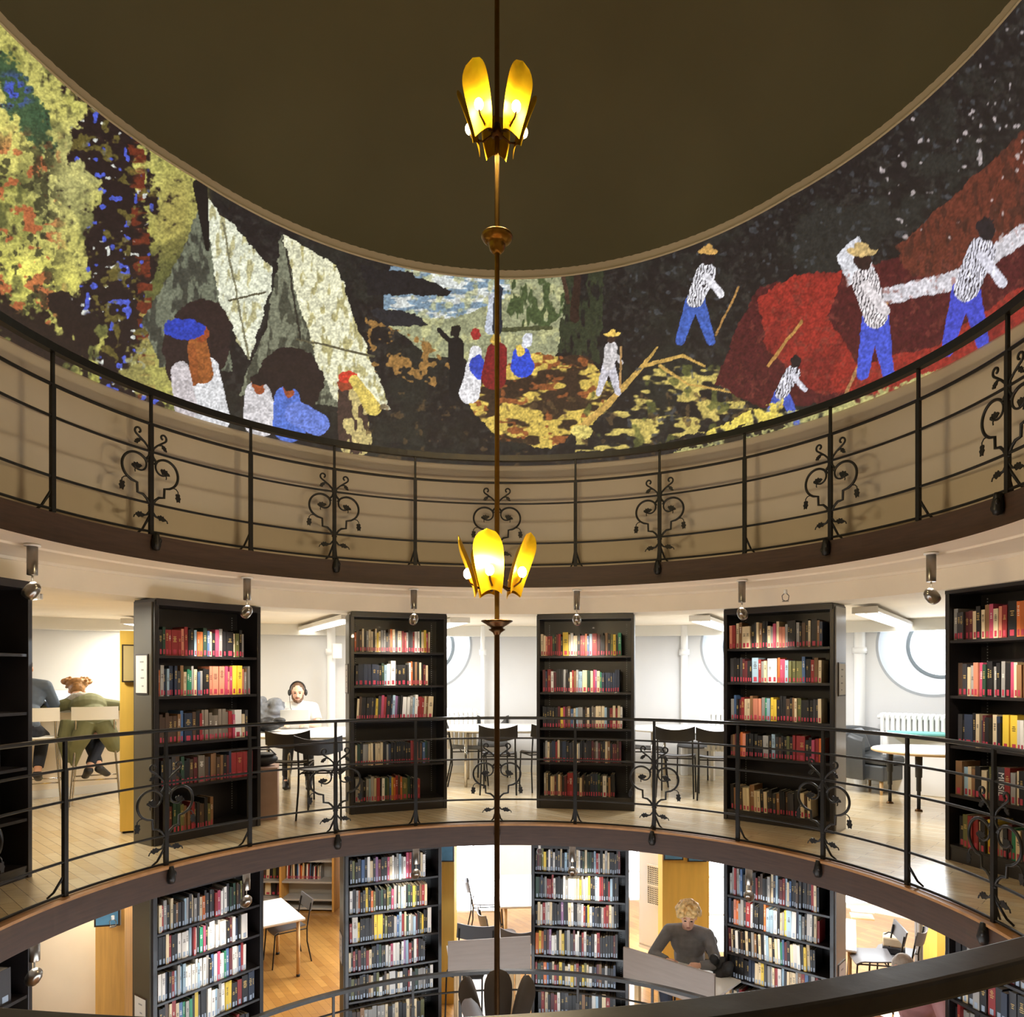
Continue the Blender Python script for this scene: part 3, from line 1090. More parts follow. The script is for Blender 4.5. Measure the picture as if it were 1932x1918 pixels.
pts = [pol(near_r(a) + 0.040, a, 0.8355) for a in [115 + i * 1.0 for i in range(131)]]
b.flat(pts, 0.080, 0.043)
obj('handrail', b, M['nearrail'], root, bevel=0.008)
for a in (127.0, 152.3, 232.0):
    p = pol(near_r(a) + 0.045, a)
    b = MB().box(-0.02, 0.02, -0.02, 0.02, 0, 0.815)
    obj('post', b, M['rail'], root, loc=(p[0], p[1], 0), rz=-math.radians(a), bevel=0.003)

# ------------------------------------------------------------------ the tall pole lamp
lamp = empty('pole_lamp', (0, 0, 0), 0, 'tall brass pole lamp with leaf-shaped gilt shades hanging through the middle of the well', 'lamp')
b = MB().tube([(0, 0, -4.4), (0, 0, 1.64)], 0.0158, 14)
obj('pole', b, M['bronze'], lamp)
b = MB().tube([(0, 0, 1.60), (0, 0, 7.2)], 0.0138, 14)
obj('pole', b, M['brass'], lamp)
b = MB().lathe([(0.0, 1.678), (0.086, 1.690), (0.088, 1.684), (0.060, 1.668), (0.036, 1.653), (0.034, 1.645), (0.045, 1.642), (0.046, 1.638), (0.022, 1.622), (0.0165, 1.610), (0.0, 1.608)], 28)
obj('collar', b, M['bronze'], lamp)
b = MB().lathe([(0.0, 3.812), (0.084, 3.808), (0.088, 3.800), (0.080, 3.784), (0.058, 3.766), (0.046, 3.762), (0.047, 3.752), (0.040, 3.728), (0.024, 3.710), (0.016, 3.706), (0.0, 3.706)], 28)
obj('collar', b, M['brass'], lamp)


def petal():
    b = MB()
    NU, NV = 14, 18
    vs = []
    for s_ in (0, 1):
        for j in range(NV + 1):
            v = j / NV
            if v < 0.68:
                h = 0.056 + 0.026 * math.sin(v / 0.68 * PI / 2)
            else:
                q = (v - 0.68) / 0.32
                h = 0.082 * math.sqrt(max(0.0, 1 - q * q))
            for i in range(NU + 1):
                u = -1 + 2 * i / NU
                x = h * u
                y = 0.34 * x * x / 0.08 + 0.105 * v ** 1.6 - s_ * 0.0028
                z = 0.335 * v + 0.028 * (1 - u * u) * (1 - v) ** 3
                vs.append((x, y, z))
    n = (NU + 1) * (NV + 1)
    fs = []
    for j in range(NV):
        for i in range(NU):
            a = j * (NU + 1) + i
            fs.append((a, a + 1, a + NU + 2, a + NU + 1))
            fs.append((n + a, n + a + NU + 1, n + a + NU + 2, n + a + 1))
    b.add(vs, fs, True)
    for j in range(NV):
        for i in (0, NU):
            a = j * (NU + 1) + i
            d = a + NU + 1
            b.add([vs[a], vs[d], vs[n + d], vs[n + a]], [(0, 1, 2, 3)])
    for i in range(NU):
        b.add([vs[i], vs[i + 1], vs[n + i + 1], vs[n + i]], [(0, 1, 2, 3)])
    return b


def tier(z, azs, lit=True):
    hub = obj('lamp_cluster', MB().lathe([(0.0, 0.0), (0.03, 0.004), (0.034, 0.03), (0.022, 0.05), (0.018, 0.075), (0, 0.078)], 18), M['bronze'], lamp, loc=(0, 0, z))
    for az in azs:
        a = math.radians(az)
        # azimuth 0 faces the viewer (-y), positive to the viewer's right
        d = Vector((math.sin(a), -math.cos(a), 0))
        rz = math.atan2(d.y, d.x) - PI / 2
        p = d * 0.108
        sh = obj('shade', petal(), M['gold'] if lit else M['unlit'], hub, loc=(p.x, p.y, -0.045), rz=rz)
        bl = MB().ell((0, 0.052, 0.125), (0.024, 0.024, 0.030), 14)
        obj('bulb', bl, M['bulb'] if lit else M['paper'], hub, loc=(p.x, p.y, -0.045), rz=rz)
        st = MB().tube([(0, -0.09, 0.07), (0, -0.03, 0.04), (0, 0.0, 0.05), (0, 0.04, 0.075), (0, 0.052, 0.10)], 0.006, 6)
        obj('bracket', st, M['bronze'], hub, loc=(p.x, p.y, -0.045), rz=rz)
        if lit:
            l = bpy.data.lights.new('bulb_light', 'POINT')
            l.energy = LAMP['bulb']
            l.color = (1.0, 0.83, 0.54)
            l.shadow_soft_size = 0.02
            lo = bpy.data.objects.new('bulb_light', l)
            COL.objects.link(lo)
            q = p + d * 0.105
            lo.location = (q.x, q.y, z + 0.09)


tier(4.345, (-37, 40, 112, 182, -108))
tier(1.865, (-14, 58, 130, 202, -86))
tier(-0.60, (178, 122, -122, -40), lit=False)


# ------------------------------------------------------------------ spotlights on the soffits, sprinklers
def spot(px, R, ztop, aim, label, tilt=(0.0, 0.0), power=None):
    a = ang_at(px, R, ztop - 0.1)
    p = pol(R, a, ztop)
    o = empty('spotlight', p, -math.radians(a), label, 'spotlight')
    obj('ceiling_plate', MB().lathe([(0, -0.012), (0.045, -0.012), (0.045, 0.0), (0, 0.0)], 18), M['whiteplastic'], o)
    obj('canister', MB().lathe([(0, -0.19), (0.028, -0.19), (0.030, -0.186), (0.030, -0.012), (0, -0.012)], 18), M['steel'], o)
    obj('stem', MB().tube([(0, 0, -0.185), (0, 0, -0.25)], 0.0055, 8), M['steel'], o)
    tgt = Vector(aim)
    hp = p + Vector((0, 0, -0.28))
    d = (tgt - hp).normalized()
    hb = MB().lathe([(0, -0.052), (0.018, -0.05), (0.033, -0.035), (0.042, -0.008), (0.043, 0.03), (0.036, 0.055), (0.032, 0.055), (0.036, 0.02), (0.0, 0.0)], 18)
    h = obj('lamp_head', hb, M['steel'], o)
    h.location = (0, 0, -0.28)
    h.rotation_euler = ((Matrix.Rotation(math.radians(a), 3, 'Z')) @ d).to_track_quat('Z', 'Y').to_euler()
    l = bpy.data.lights.new('spot_beam', 'SPOT')
    l.energy = LAMP['spot'] if power is None else power
    l.color = (1.0, 0.90, 0.78)
    l.spot_size = math.radians(58)
    l.spot_blend = 0.9
    l.shadow_soft_size = 0.02
    lo = bpy.data.objects.new('spot_beam', l)
    COL.objects.link(lo)
    lo.location = hp + d * 0.07
    # the canister also throws light straight down
    l2 = bpy.data.lights.new('down_beam', 'SPOT')
    l2.energy = LAMP['down'] if ztop > 0 else LAMP['down'] * 0.4
    l2.color = (1.0, 0.88, 0.70)
    l2.spot_size = math.radians(115)
    l2.spot_blend = 0.8
    l2.shadow_soft_size = 0.03
    lo2 = bpy.data.objects.new('down_beam', l2)
    COL.objects.link(lo2)
    lo2.location = p + Vector((0, 0, -0.20))
    lo.rotation_euler = d.to_track_quat('-Z', 'Y').to_euler()
    return o


def sprinkler(p, label):
    o = empty('sprinkler_head', p, 0, label, 'sprinkler')
    obj('stem', MB().lathe([(0, -0.03), (0.012, -0.03), (0.012, 0), (0, 0)], 10), M['whiteplastic'], o)
    b = MB()
    for s_ in (-1, 1):
        b.tube([(0.010 * s_, 0, -0.03), (0.026 * s_, 0, -0.045), (0.022 * s_, 0, -0.075), (0, 0, -0.085)], 0.0035, 6)
    b.lathe([(0, -0.088), (0.024, -0.088), (0.024, -0.084), (0, -0.084)], 12)
    obj('wire_guard', b, M['steel'], o)


sprinkler(at_z(1482, 1112, 2.02), 'small caged sprinkler on the pale beam above the bookcase by the armchair')
sprinkler(at_z(1077, 1131, 2.185), 'small caged sprinkler behind the spotlight just right of the pole lamp')
sprinkler(at_d(1018, 1594, 6.9), 'small caged sprinkler before the lower bookcase right of the pole lamp')
sprinkler(at_d(213, 1727, 5.7), 'small caged sprinkler before the dark frame on the lower oak panel')


# ------------------------------------------------------------------ bookcases
PAL = {k: lin(v) for k, v in dict(
    k=(30, 29, 31), d=(60, 59, 62), n=(44, 54, 74), b=(74, 104, 146), l=(158, 186, 204), g=(40, 68, 52), e=(48, 136, 100),
    r=(148, 46, 46), m=(92, 38, 42), o=(210, 112, 52), t=(138, 102, 68), u=(78, 58, 44), c=(226, 206, 168), w=(236, 232, 224),
    s=(158, 155, 150), y=(234, 200, 70), p=(188, 76, 106), v=(150, 108, 150), a=(218, 140, 112), f=(104, 104, 58), h=(128, 116, 102)).items()}
WORD = dict(k='black', d='dark grey', n='navy', b='blue', l='pale blue', g='dark green', e='emerald', r='red', m='maroon', o='orange', t='tan', u='dark brown',
            c='cream', w='white', s='grey', y='yellow', p='pink', v='lilac', a='salmon', f='olive', h='taupe')
BOOKS = []


def bookcase(name, fl, frn, z0, h, shelves, label, depth=0.33, left='case', right='case', notice=None, notice_r=None):
    fl, frn = Vector((fl[0], fl[1], 0)), Vector((frn[0], frn[1], 0))
    wd = (frn - fl).length
    ux = (frn - fl).normalized()
    mid = (fl + frn) / 2
    rz = math.atan2(ux.y, ux.x)
    o = empty('bookcase', (mid.x, mid.y, z0), rz, label, 'bookcase')
    hw = wd / 2
    T = 0.035
    obj('side_panel', MB().box(-hw, -hw + T, 0.0, depth, 0, h - 0.012), M['case'], o, bevel=0.003)
    obj('side_panel', MB().box(hw - T, hw, 0.0, depth, 0, h - 0.012), M['case'], o, bevel=0.003)
    obj('back_panel', MB().box(-hw + T, hw - T, depth - 0.02, depth, 0.0, h - 0.02), M['case'], o)
    obj('top_panel', MB().box(-hw + 0.008, hw - 0.008, -0.012, depth, h - 0.055, h), M['case'], o, bevel=0.003)
    obj('plinth', MB().box(-hw + T, hw - T, 0.012, 0.03, 0, shelves[-1][0] - z0 - 0.02), M['case'], o)
    for k, sh in enumerate(shelves):
        z = sh[0] - z0
        obj('shelf', MB().box(-hw + T, hw - T, 0.008, depth - 0.02, z - 0.022, z), M['case'], o, bevel=0.002)
    # slotted shelf standards
    for sx in (-1, 1):
        obj('slotted_standard', MB().box(sx * (hw - 0.09) - 0.004, sx * (hw - 0.09) + 0.004, depth - 0.0225, depth - 0.0205, 0.14, h - 0.08), M['slots'], o)
    for sd, m in ((-1, left), (1, right)):
        if m != 'case':
            x0 = sd * hw
            e = obj('end_panel', MB().box(min(x0, x0 + sd * 0.012), max(x0, x0 + sd * 0.012), 0.03, depth - 0.035, 0.0, h - 0.03), M[m], o)
            e['label'] = 'pale end panel'
            nt = notice if sd < 0 else notice_r
            if nt:
                z1, z2 = nt
                f = obj('notice_frame', MB().box(min(x0 + sd * 0.012, x0 + sd * 0.020), max(x0 + sd * 0.012, x0 + sd * 0.020), 0.07, depth - 0.07, z1, z2), M['frame'], e)
                f = obj('notice', MB().box(min(x0 + sd * 0.018, x0 + sd * 0.022), max(x0 + sd * 0.018, x0 + sd * 0.022), 0.08, depth - 0.08, z1 + 0.012, z2 - 0.012), M['paper'], e)
                b = MB()
                for i, (q0, q1) in enumerate(((0.3, 0.62), (0.3, 0.5), (0.25, 0.55), (0.3, 0.45))):
                    zz = z2 - 0.07 - i * (z2 - z1) * 0.2
                    yw = depth - 0.16
                    b.box(min(x0 + sd * 0.02, x0 + sd * 0.023), max(x0 + sd * 0.02, x0 + sd * 0.023), 0.08 + yw * q0, 0.08 + yw * q1, zz, zz + 0.012)
                obj('notice_lines', b, M['inkgrey'], e)
    k_, q_ = math.cos(rz), math.sin(rz)
    for k, sh in enumerate(shelves):
        z, s_, f0, f1, hlo, hhi = sh[:6]
        lean = sh[6] if len(sh) > 6 else 0.0
        if not s_:
            continue
        inner = wd - 2 * T - 0.01
        x = -hw + T + 0.005 + inner * f0
        ws = []
        for ch in s_:
            r = random.uniform(0.75, 1.25)
            ws.append(r * (1.9 if ch.isupper() else 1.0))
        sc = inner * (f1 - f0) / sum(ws)
        prevc, hh = None, 0
        for i, ch in enumerate(s_):
            wdt = ws[i] * sc
            c_ = ch.lower()
            if c_ != prevc or random.random() < 0.35:
                hh = random.uniform(hlo, hhi) * (1.04 if ch.isupper() else 1.0)
            prevc = c_
            ln = lean + random.uniform(-0.012, 0.012)
            dd = random.uniform(0.15, 0.2)
            yy = 0.022 + random.uniform(0, 0.022)
            if random.random() < 0.04:
                yy -= 0.018
            cx, cz = x + wdt / 2, z
            x += wdt
            wxp = mid.x + cx * k_ - yy * q_
            wyp = mid.y + cx * q_ + yy * k_
            A, B = pr(wxp, wyp, cz), pr(wxp, wyp, cz + hh)
            per = F / ((wyp + CD) * CAMC + wxp * CAMS)
            if A[0] < -12 or A[0] > 1944 or B[1] > 1925:
                continue
            BOOKS.append(dict(p=(wxp, wyp, cz), rz=rz, w=wdt * 0.94, h=hh, d=dd, c=c_, lean=ln, area=wdt * hh * per * per, low=z0 < -1,
                              pos=i + 1, n=len(s_), shelf=k, case=name, fat=ch.isupper()))
    return o


def S(z, s_, f0=0.02, f1=0.9, h0=0.20, h1=0.245, lean=0.0):
    return (z, s_, f0, f1, h0, h1, lean)


bookcase('case by yellow cabinet', (-2.764, 1.996), (-2.176, 2.784), 0, 2.012, [
    S(1.549, 'kgrrRrarkkloogbckpskKcfks', 0.01, 0.88, 0.205, 0.25), S(1.214, 'osnlnnndtceescbskKaAApapYYasts', 0.0, 0.94, 0.20, 0.255),
    S(0.824, 'uuuuutbNukrhhhhhhhhrpWcd', 0.01, 0.92, 0.21, 0.265), S(0.466, 'kmddugkkumHunttutkmnRRRr', 0.03, 0.97, 0.20, 0.255),
    S(0.075, 'uumggftttrdkuukft', 0.06, 0.55, 0.19, 0.26)],
    'tall black bookcase with a taupe end panel, beside the yellow cabinet', left='taupe', notice=(1.23, 1.56))
bookcase('middle case left of pole', (-1.449, 3.249), (-0.52, 3.571), 0, 2.02, [
    S(1.620, 'ouuckscckcycsskuockCrrskdrwwgcypc', 0.0, 0.85, 0.19, 0.235), S(1.282, 'kNNNNnkglWWkKKkwoktkckmc', 0.01, 0.83, 0.20, 0.25),
    S(0.935, 'cukkkkdkydprKnlvkkWwslwrrrctC', 0.02, 0.88, 0.215, 0.25, 0.05), S(0.480, 'cgksscckcccKsnkkkkkkkkrraktbgd', 0.01, 0.85, 0.20, 0.235),
    S(0.115, 'scdkslscRkwgfbyoruoFgkktr', 0.01, 0.74, 0.20, 0.25)],
    'tall black bookcase on the middle floor, just left of the pole lamp', left='taupe', notice=(1.2, 1.5))
bookcase('middle case right of pole', (0.412, 3.524), (1.397, 3.301), 0, 2.018, [
    S(1.587, 'ccarrgkmrkYcwcckrroblRmkktkfyke', 0.0, 0.90, 0.20, 0.24), S(1.209, 'mnRwmkkkskkcrtsllCGcpvcennnnnnn', 0.02, 0.88, 0.20, 0.24),
    S(0.837, 'kkkkkkmypmtbclsskuckhhccclkrcrcw', 0.02, 0.91, 0.195, 0.235), S(0.480, 'kscdNrckNkdkccskkdkkmusmkkctkmmum', 0.03, 0.90, 0.195, 0.235),
    S(0.130, 'sckccmdctkmrRRkcukkknnngkWktkk', 0.04, 0.83, 0.19, 0.24)],
    'tall black bookcase on the middle floor, just right of the pole lamp')
bookcase('case by armchair', (2.186, 2.885), (2.937, 2.177), 0, 2.02, [
    S(1.640, 'arctCCkdctkkcspcaaskkkskukcKtn', 0.01, 0.93, 0.19, 0.25), S(1.318, 'dkkdmmkkLrscWWopplffffbkkrtc', 0.02, 0.92, 0.195, 0.24),
    S(0.960, 'sbkmrcctAaselyykkkuktcfkkkkddc', 0.02, 0.92, 0.195, 0.235), S(0.612, 'utmroakkkkkksskldukkfkrrRkkpro', 0.02, 0.93, 0.19, 0.235),
    S(0.100, 'ktcuccTcckcdkdtkkuddkkcuc', 0.02, 0.82, 0.19, 0.24, -0.03)],
    'tall black bookcase with a grey end panel, beside the armchair', right='greypanel', notice_r=(1.2, 1.5))
bookcase('rightmost middle case', (3.38, 1.307), (3.62, 0.32), 0, 2.05, [
    S(1.649, 'sddmmckctpcarKoortaackdtsr', 0.0, 0.95, 0.20, 0.245), S(1.235, 'udcsapgkkskskpcttSwlnkdcr', 0.05, 0.95, 0.21, 0.26),
    S(0.863, 'dkNkcnmkcnkYYwwkdrckdmkcs', 0.04, 0.95, 0.19, 0.25), S(0.50, 'TlctkckfDrsckhtcdkmurk', 0.03, 0.95, 0.20, 0.25),
    S(0.12, 'kfrrckyytskmecdkukrckds', 0.05, 0.95, 0.20, 0.25)],
    'black bookcase cut by the right edge of the picture')
bookcase('leftmost middle case', (-3.38, 0.19), (-3.201, 1.163), 0, 2.03, [
    S(1.535, ''), S(1.137, ''), S(0.760, 'ckdmruoTrak', 0.0, 0.80, 0.21, 0.25), S(0.410, 'ckmgfkudsckdk', 0.0, 0.80, 0.21, 0.25), S(0.085, 'kcdrskwrs', 0.0, 0.62, 0.21, 0.25)],
    'black bookcase with empty upper shelves at the left edge')


def rot_low(p, deg=-0.9):
    a = math.radians(deg)
    x, y = p
    return (x * math.cos(a) + y * math.sin(a), -x * math.sin(a) + y * math.cos(a))


BL = 2.05
bookcase('lower case by oak panel', (-2.774, 1.990), (-2.156, 2.800), ZL, BL, [
    S(-0.722, 'crskcktkklsdcsdcokddkrpwswdgkgukfu', 0.02, 0.86, 0.20, 0.26), S(-0.994, 'kkkcrkkwWwlrwkepkcwwwsWkmwnkW', 0.0, 0.88, 0.19, 0.25),
    S(-1.290, 'wwnkrlsllwwwwlwwskbwpwwebmwwsbrw', 0.02, 0.88, 0.21, 0.255), S(-1.585, 'kkkucrcbesekydkkwwlsswyykkRKNn', 0.0, 0.97, 0.21, 0.265),
    S(-1.90, 'kcdrskwrkkcucrkkdcrkwskcrkkd', 0.02, 0.9, 0.2, 0.25), S(-2.25, 'kkcdkrkdkkckdk', 0.02, 0.8, 0.2, 0.25)],
    'crowded black bookcase on the floor below, beside the oak panel', left='taupe', notice=(0.83, 1.17))
bookcase('lower case left of pole', rot_low((-1.449, 3.255)), rot_low((-0.52, 3.577)), ZL, BL, [
    S(-0.700, 'kfkdbkwcdvmkkpcwsslswprkkkcw', 0.01, 0.86, 0.21, 0.27), S(-0.998, 'wdsokdykofkkgkfgpskclckgdyfktrc', 0.01, 0.88, 0.20, 0.25),
    S(-1.288, 'rWykkkkkuyYkfkkksblrcgwslmkfykkW', 0.01, 0.93, 0.19, 0.26), S(-1.576, 'ckrkmkdrckkngdkwwpwWkwvlrkwrkkd', 0.0, 0.86, 0.19, 0.25),
    S(-1.862, 'kfkukkktckfwkucWkcwkkrwkgsssdkw', 0.0, 0.95, 0.19, 0.25), S(-2.18, 'kuutssssscksckkcuckf', 0.0, 0.85, 0.2, 0.25)],
    'crowded black bookcase on the floor below, just left of the pole lamp', left='taupe', notice=(0.9, 1.2))
bookcase('lower case right of pole', rot_low((0.412, 3.528)), rot_low((1.397, 3.305)), ZL, BL, [
    S(-0.664, 'kmufykwdwkdcklkskkcwkgcggklrskcsckkdkm', 0.0, 0.95, 0.20, 0.27), S(-0.945, 'GkndsrrrwkkkwsWwccyswcykklwrrkkrlkdk', 0.0, 0.93, 0.20, 0.26),
    S(-1.222, 'kcwrwwckkdkvkkcwkksswrkywndkksrrcskk', 0.0, 0.93, 0.20, 0.25), S(-1.530, 'oyokmvwwkcyksdmwwkrwknkwrkkkkkmd', 0.0, 0.92, 0.20, 0.27),
    S(-1.842, 'rgkobkcrmykcwysrkyfcwknmtkskkn', 0.0, 0.9, 0.20, 0.25), S(-2.15, 'krckmrwkdkkcktkkwlkcrkd', 0.03, 0.9, 0.2, 0.25)],
    'crowded black bookcase on the floor below, just right of the pole lamp')
bookcase('lower case by corner', (2.186, 2.885), (2.937, 2.177), ZL, BL, [
    S(-0.726, 'ssrslbkcttdkruukkscnlkmrlcbkkukkkukrck', 0.01, 0.90, 0.20, 0.27), S(-1.003, 'nkaossdRwkkkkkolllWkcsyLWnlskwwkcr', 0.0, 0.9, 0.20, 0.255),
    S(-1.277, 'mckwkukckstkckwlckcwebmkcWwkyckk', 0.0, 0.86, 0.20, 0.25, -0.03), S(-1.52, 'kkkkkkknnccydsscrwlkcccstrbksrkc', 0.01, 0.95, 0.19, 0.23),
    S(-1.85, 'kcdrskwrkkcucrkkdcrkwskcrkkd', 0.02, 0.9, 0.2, 0.25), S(-2.2, 'kkcdkrkdkkckdk', 0.02, 0.8, 0.2, 0.25)],
    'crowded black bookcase with a grey end panel on the floor below', right='greypanel', notice_r=(0.95, 1.25))
bookcase('lower rightmost bookcase', (3.38, 1.307), (3.62, 0.32), ZL, BL, [
    S(-0.74, 'kkskncykdrkskcdkrk', 0.03, 0.95, 0.2, 0.25), S(-1.03, 'kcdskrkndkcskwrk', 0.03, 0.95, 0.2, 0.25), S(-1.31, 'krssskkcwkwkaAwwnkPpwckdr', 0.02, 0.95, 0.2, 0.26),
    S(-1.60, 'wWewrkycckkcwskdr', 0.02, 0.95, 0.2, 0.26), S(-1.95, 'kcdrskwrkkcucr', 0.02, 0.9, 0.2, 0.25), S(-2.25, '')],
    'black bookcase on the floor below, half hidden by the worn near handrail')
bookcase('lower leftmost bookcase', (-3.38, 0.19), (-3.201, 1.163), ZL, BL, [
    S(-0.80, 'kckskd', 0.2, 0.9, 0.2, 0.25), S(-1.10, 'klwkdclkwlc', 0.2, 0.85, 0.2, 0.25), S(-1.37, 'kkwscwkwwk', 0.2, 0.80, 0.2, 0.25), S(-1.7, ''), S(-2.0, ''), S(-2.25, '')],
    'black bookcase on the floor below at the left edge')

# spotlights, each turned to its bookcase
for px, tg, lb in ((466, (-2.42, 2.42, 1.55), 'steel spotlight above the bookcase beside the yellow cabinet'), (781, (-1.0, 3.45, 1.5), 'steel spotlight above the upper bookcase left of the pole lamp'),
                   (1088, (0.92, 3.45, 1.5), 'steel spotlight above the upper bookcase right of the pole lamp'), (1400, (2.5, 2.6, 1.45), 'steel spotlight above the bookcase beside the armchair'),
                   (1757, (3.5, 0.9, 1.4), 'steel spotlight turned toward the bookcase at the right edge'), (61, (-3.3, 0.7, 1.4), 'steel spotlight above the bookcase with empty upper shelves')):
    spot(px, 2.95, 2.198, tg, lb)
for px, tg, lb in ((465, (-2.42, 2.42, -0.95), 'steel spotlight below the middle floor, before the bookcase beside the oak panel'), (785, (-1.0, 3.45, -0.9), 'steel spotlight below the middle floor, just left of the pole lamp'),
                   (1080, (0.92, 3.45, -0.9), 'steel spotlight below the middle floor, just right of the pole lamp'), (1413, (2.5, 2.6, -0.95), 'steel spotlight below the middle floor, before the bookcase with grey end panel'),
                   (65, (-3.3, 0.8, -1.1), 'steel spotlight below the middle floor at the left edge')):
    spot(px, 2.95, -0.2, tg, lb, power=LAMP['spot'] * 0.9)


# books: the largest in the picture one by one, the rest together
def book_mesh(mb, w_, h, d, c, tag_col=None, deco=False):
    t = min(0.0025, w_ * 0.12)
    mb.col = c
    mb.box(-w_ / 2, w_ / 2, 0, t * 1.3, 0, h)
    mb.box(-w_ / 2, -w_ / 2 + t, t, d, 0, h)
    mb.box(w_ / 2 - t, w_ / 2, t, d, 0, h)
    mb.col = lin((222, 212, 190))
    mb.box(-w_ / 2 + t * 0.9, w_ / 2 - t * 0.9, t, d - 0.004, 0.003, h - 0.004)
    if tag_col:
        mb.col = tag_col
        mb.box(-w_ * 0.25, w_ * 0.25, -0.0012, 0.0005, 0.010, 0.010 + min(0.042, h * 0.17))
    if deco:
        lum = sum(c) / 3
        mb.col = lin((206, 176, 104)) if lum < 0.12 else (lin((236, 230, 216)) if lum < 0.35 else lin((70, 60, 56)))
        z = h * random.uniform(0.52, 0.6)
        n = random.randint(3, 6)
        for i in range(n):
            q = w_ * random.uniform(0.12, 0.3)
            mb.box(-q, q, -0.0009, 0.0005, z, z + h * 0.022)
            z += h * random.uniform(0.035, 0.06)


BOOKS.sort(key=lambda b_: -b_['area'])
NIND = 300
ORD = {1: 'first', 2: 'second', 3: 'third', 4: 'fourth', 5: 'fifth', 6: 'sixth', 7: 'seventh', 8: 'eighth', 9: 'ninth', 10: 'tenth'}
stuff = MB()
TAGP, TAGL = lin((186, 60, 80)), lin((158, 172, 190))
SHELF = {0: 'top', 1: 'second', 2: 'third', 3: 'fourth', 4: 'fifth', 5: 'sixth'}
tagm = {False: mat('pink_tag', (186, 60, 80), 0.5), True: mat('pale_blue_tag', (158, 172, 190), 0.5)}
for i, bk in enumerate(BOOKS):
    c = PAL[bk['c']]
    j = random.uniform(0.8, 1.2)
    c = tuple(min(1, v * j) for v in c)
    deco = random.random() < 0.5 and not (bk['fat'] and bk['c'] == 'd')
    mtx = Matrix.Translation(bk['p']) @ Matrix.Rotation(bk['rz'], 4, 'Z') @ Matrix.Rotation(bk['lean'], 4, 'Y')
    if i < NIND:
        mb = MB()
        book_mesh(mb, bk['w'], bk['h'], bk['d'], c, None, deco)
        o = obj('book', mb, M['book'], colors=True)
        o.matrix_world = mtx
        nth = bk['pos']
        side = 'left'
        if nth > bk['n'] / 2:
            nth, side = bk['n'] - nth + 1, 'right'
        num = ORD.get(nth, '%dth' % nth)
        lab = '%s%s book, %s from %s on %s shelf of %s' % ('thick ' if bk['fat'] else '', WORD[bk['c']], num, side, SHELF[bk['shelf']], bk['case'])
        tag(o, lab, 'book', 'books on the shelves of the ' + bk['case'])
        mb = MB()
        w_ = bk['w']
        mb.box(-w_ * 0.25, w_ * 0.25, -0.0012, 0.0005, 0.010, 0.052)
        obj('spine_label', mb, tagm[bk['low']], o)
        if bk['case'] == 'rightmost middle case' and bk['shelf'] == 3 and bk['fat'] and bk['c'] == 'd':
            ft = bpy.data.curves.new('title', 'FONT')
            ft.body = 'MUSIL'
            ft.size = w_ * 0.92
            ft.extrude = 0.0004
            ft.materials.append(M['whiteplastic'])
            tmp = bpy.data.objects.new('title_curve', ft)
            COL.objects.link(tmp)
            dg_ = bpy.context.evaluated_depsgraph_get()
            tm = bpy.data.meshes.new_from_object(tmp.evaluated_get(dg_))
            bpy.data.objects.remove(tmp)
            bpy.data.curves.remove(ft)
            to = bpy.data.objects.new('title', tm)
            COL.objects.link(to)
            to.parent = o
            to.matrix_local = Matrix(((0, 1, 0, -w_ * 0.32), (0, 0, -1, -0.0012), (-1, 0, 0, bk['h'] * 0.86), (0, 0, 0, 1)))
    else:
        stuff.xf = mtx
        book_mesh(stuff, bk['w'], bk['h'], bk['d'], c, TAGL if bk['low'] else TAGP, deco)
# rows on the far oak shelving of the lower floor (too small and far to tell apart)
FARROWS = [(-1.59, -3.42, -2.72, 'yctwkrgflpwkeykwcrbwkoc'), (-1.93, -3.42, -2.86, 'wrkstckbwroctkwrbknwrkcs'), (-1.59, -4.25, -3.50, 'tfkcutkmrckfukcr'), (-1.93, -4.25, -3.50, 'kucfrktckmuckfkr'), (-2.2, -4.25, -3.5, 'kfkyuckm')]

for z, xa, xb, s_ in FARROWS:
    x = xa
    ws = [random.uniform(0.7, 1.3) for _ in s_]
    sc = (xb - xa) / sum(ws)
    for q, ch in zip(ws, s_):
        stuff.xf = Matrix.Translation((x + q * sc / 2, 7.84 + (-2.6 - x) * 0.10, z)) @ Matrix.Rotation(-0.1, 4, 'Z') @ Matrix.Rotation(random.uniform(-0.04, 0.06), 4, 'Y')
        book_mesh(stuff, q * sc * 0.94, random.uniform(0.20, 0.26), 0.17, PAL[ch], TAGP)
        x += q * sc
for k in range(4):
    for i in range(9):
        ch = random.choice('rmruktwcr')
        stuff.xf = Matrix.Translation((-5.95 + i * 0.055, 5.62 + i * 0.02, -2.05 + k * 0.37)) @ Matrix.Rotation(0.4, 4, 'Z')
        book_mesh(stuff, 0.05, random.uniform(0.22, 0.27), 0.17, PAL[ch], TAGP)
o = obj('books', stuff, M['book'], colors=True)
tag(o, 'all the other smaller books filling the shelves', 'books', kind='stuff')



# ------------------------------------------------------------------ chairs and tables
def V2(p):
    return Vector((p[0], p[1], 0))


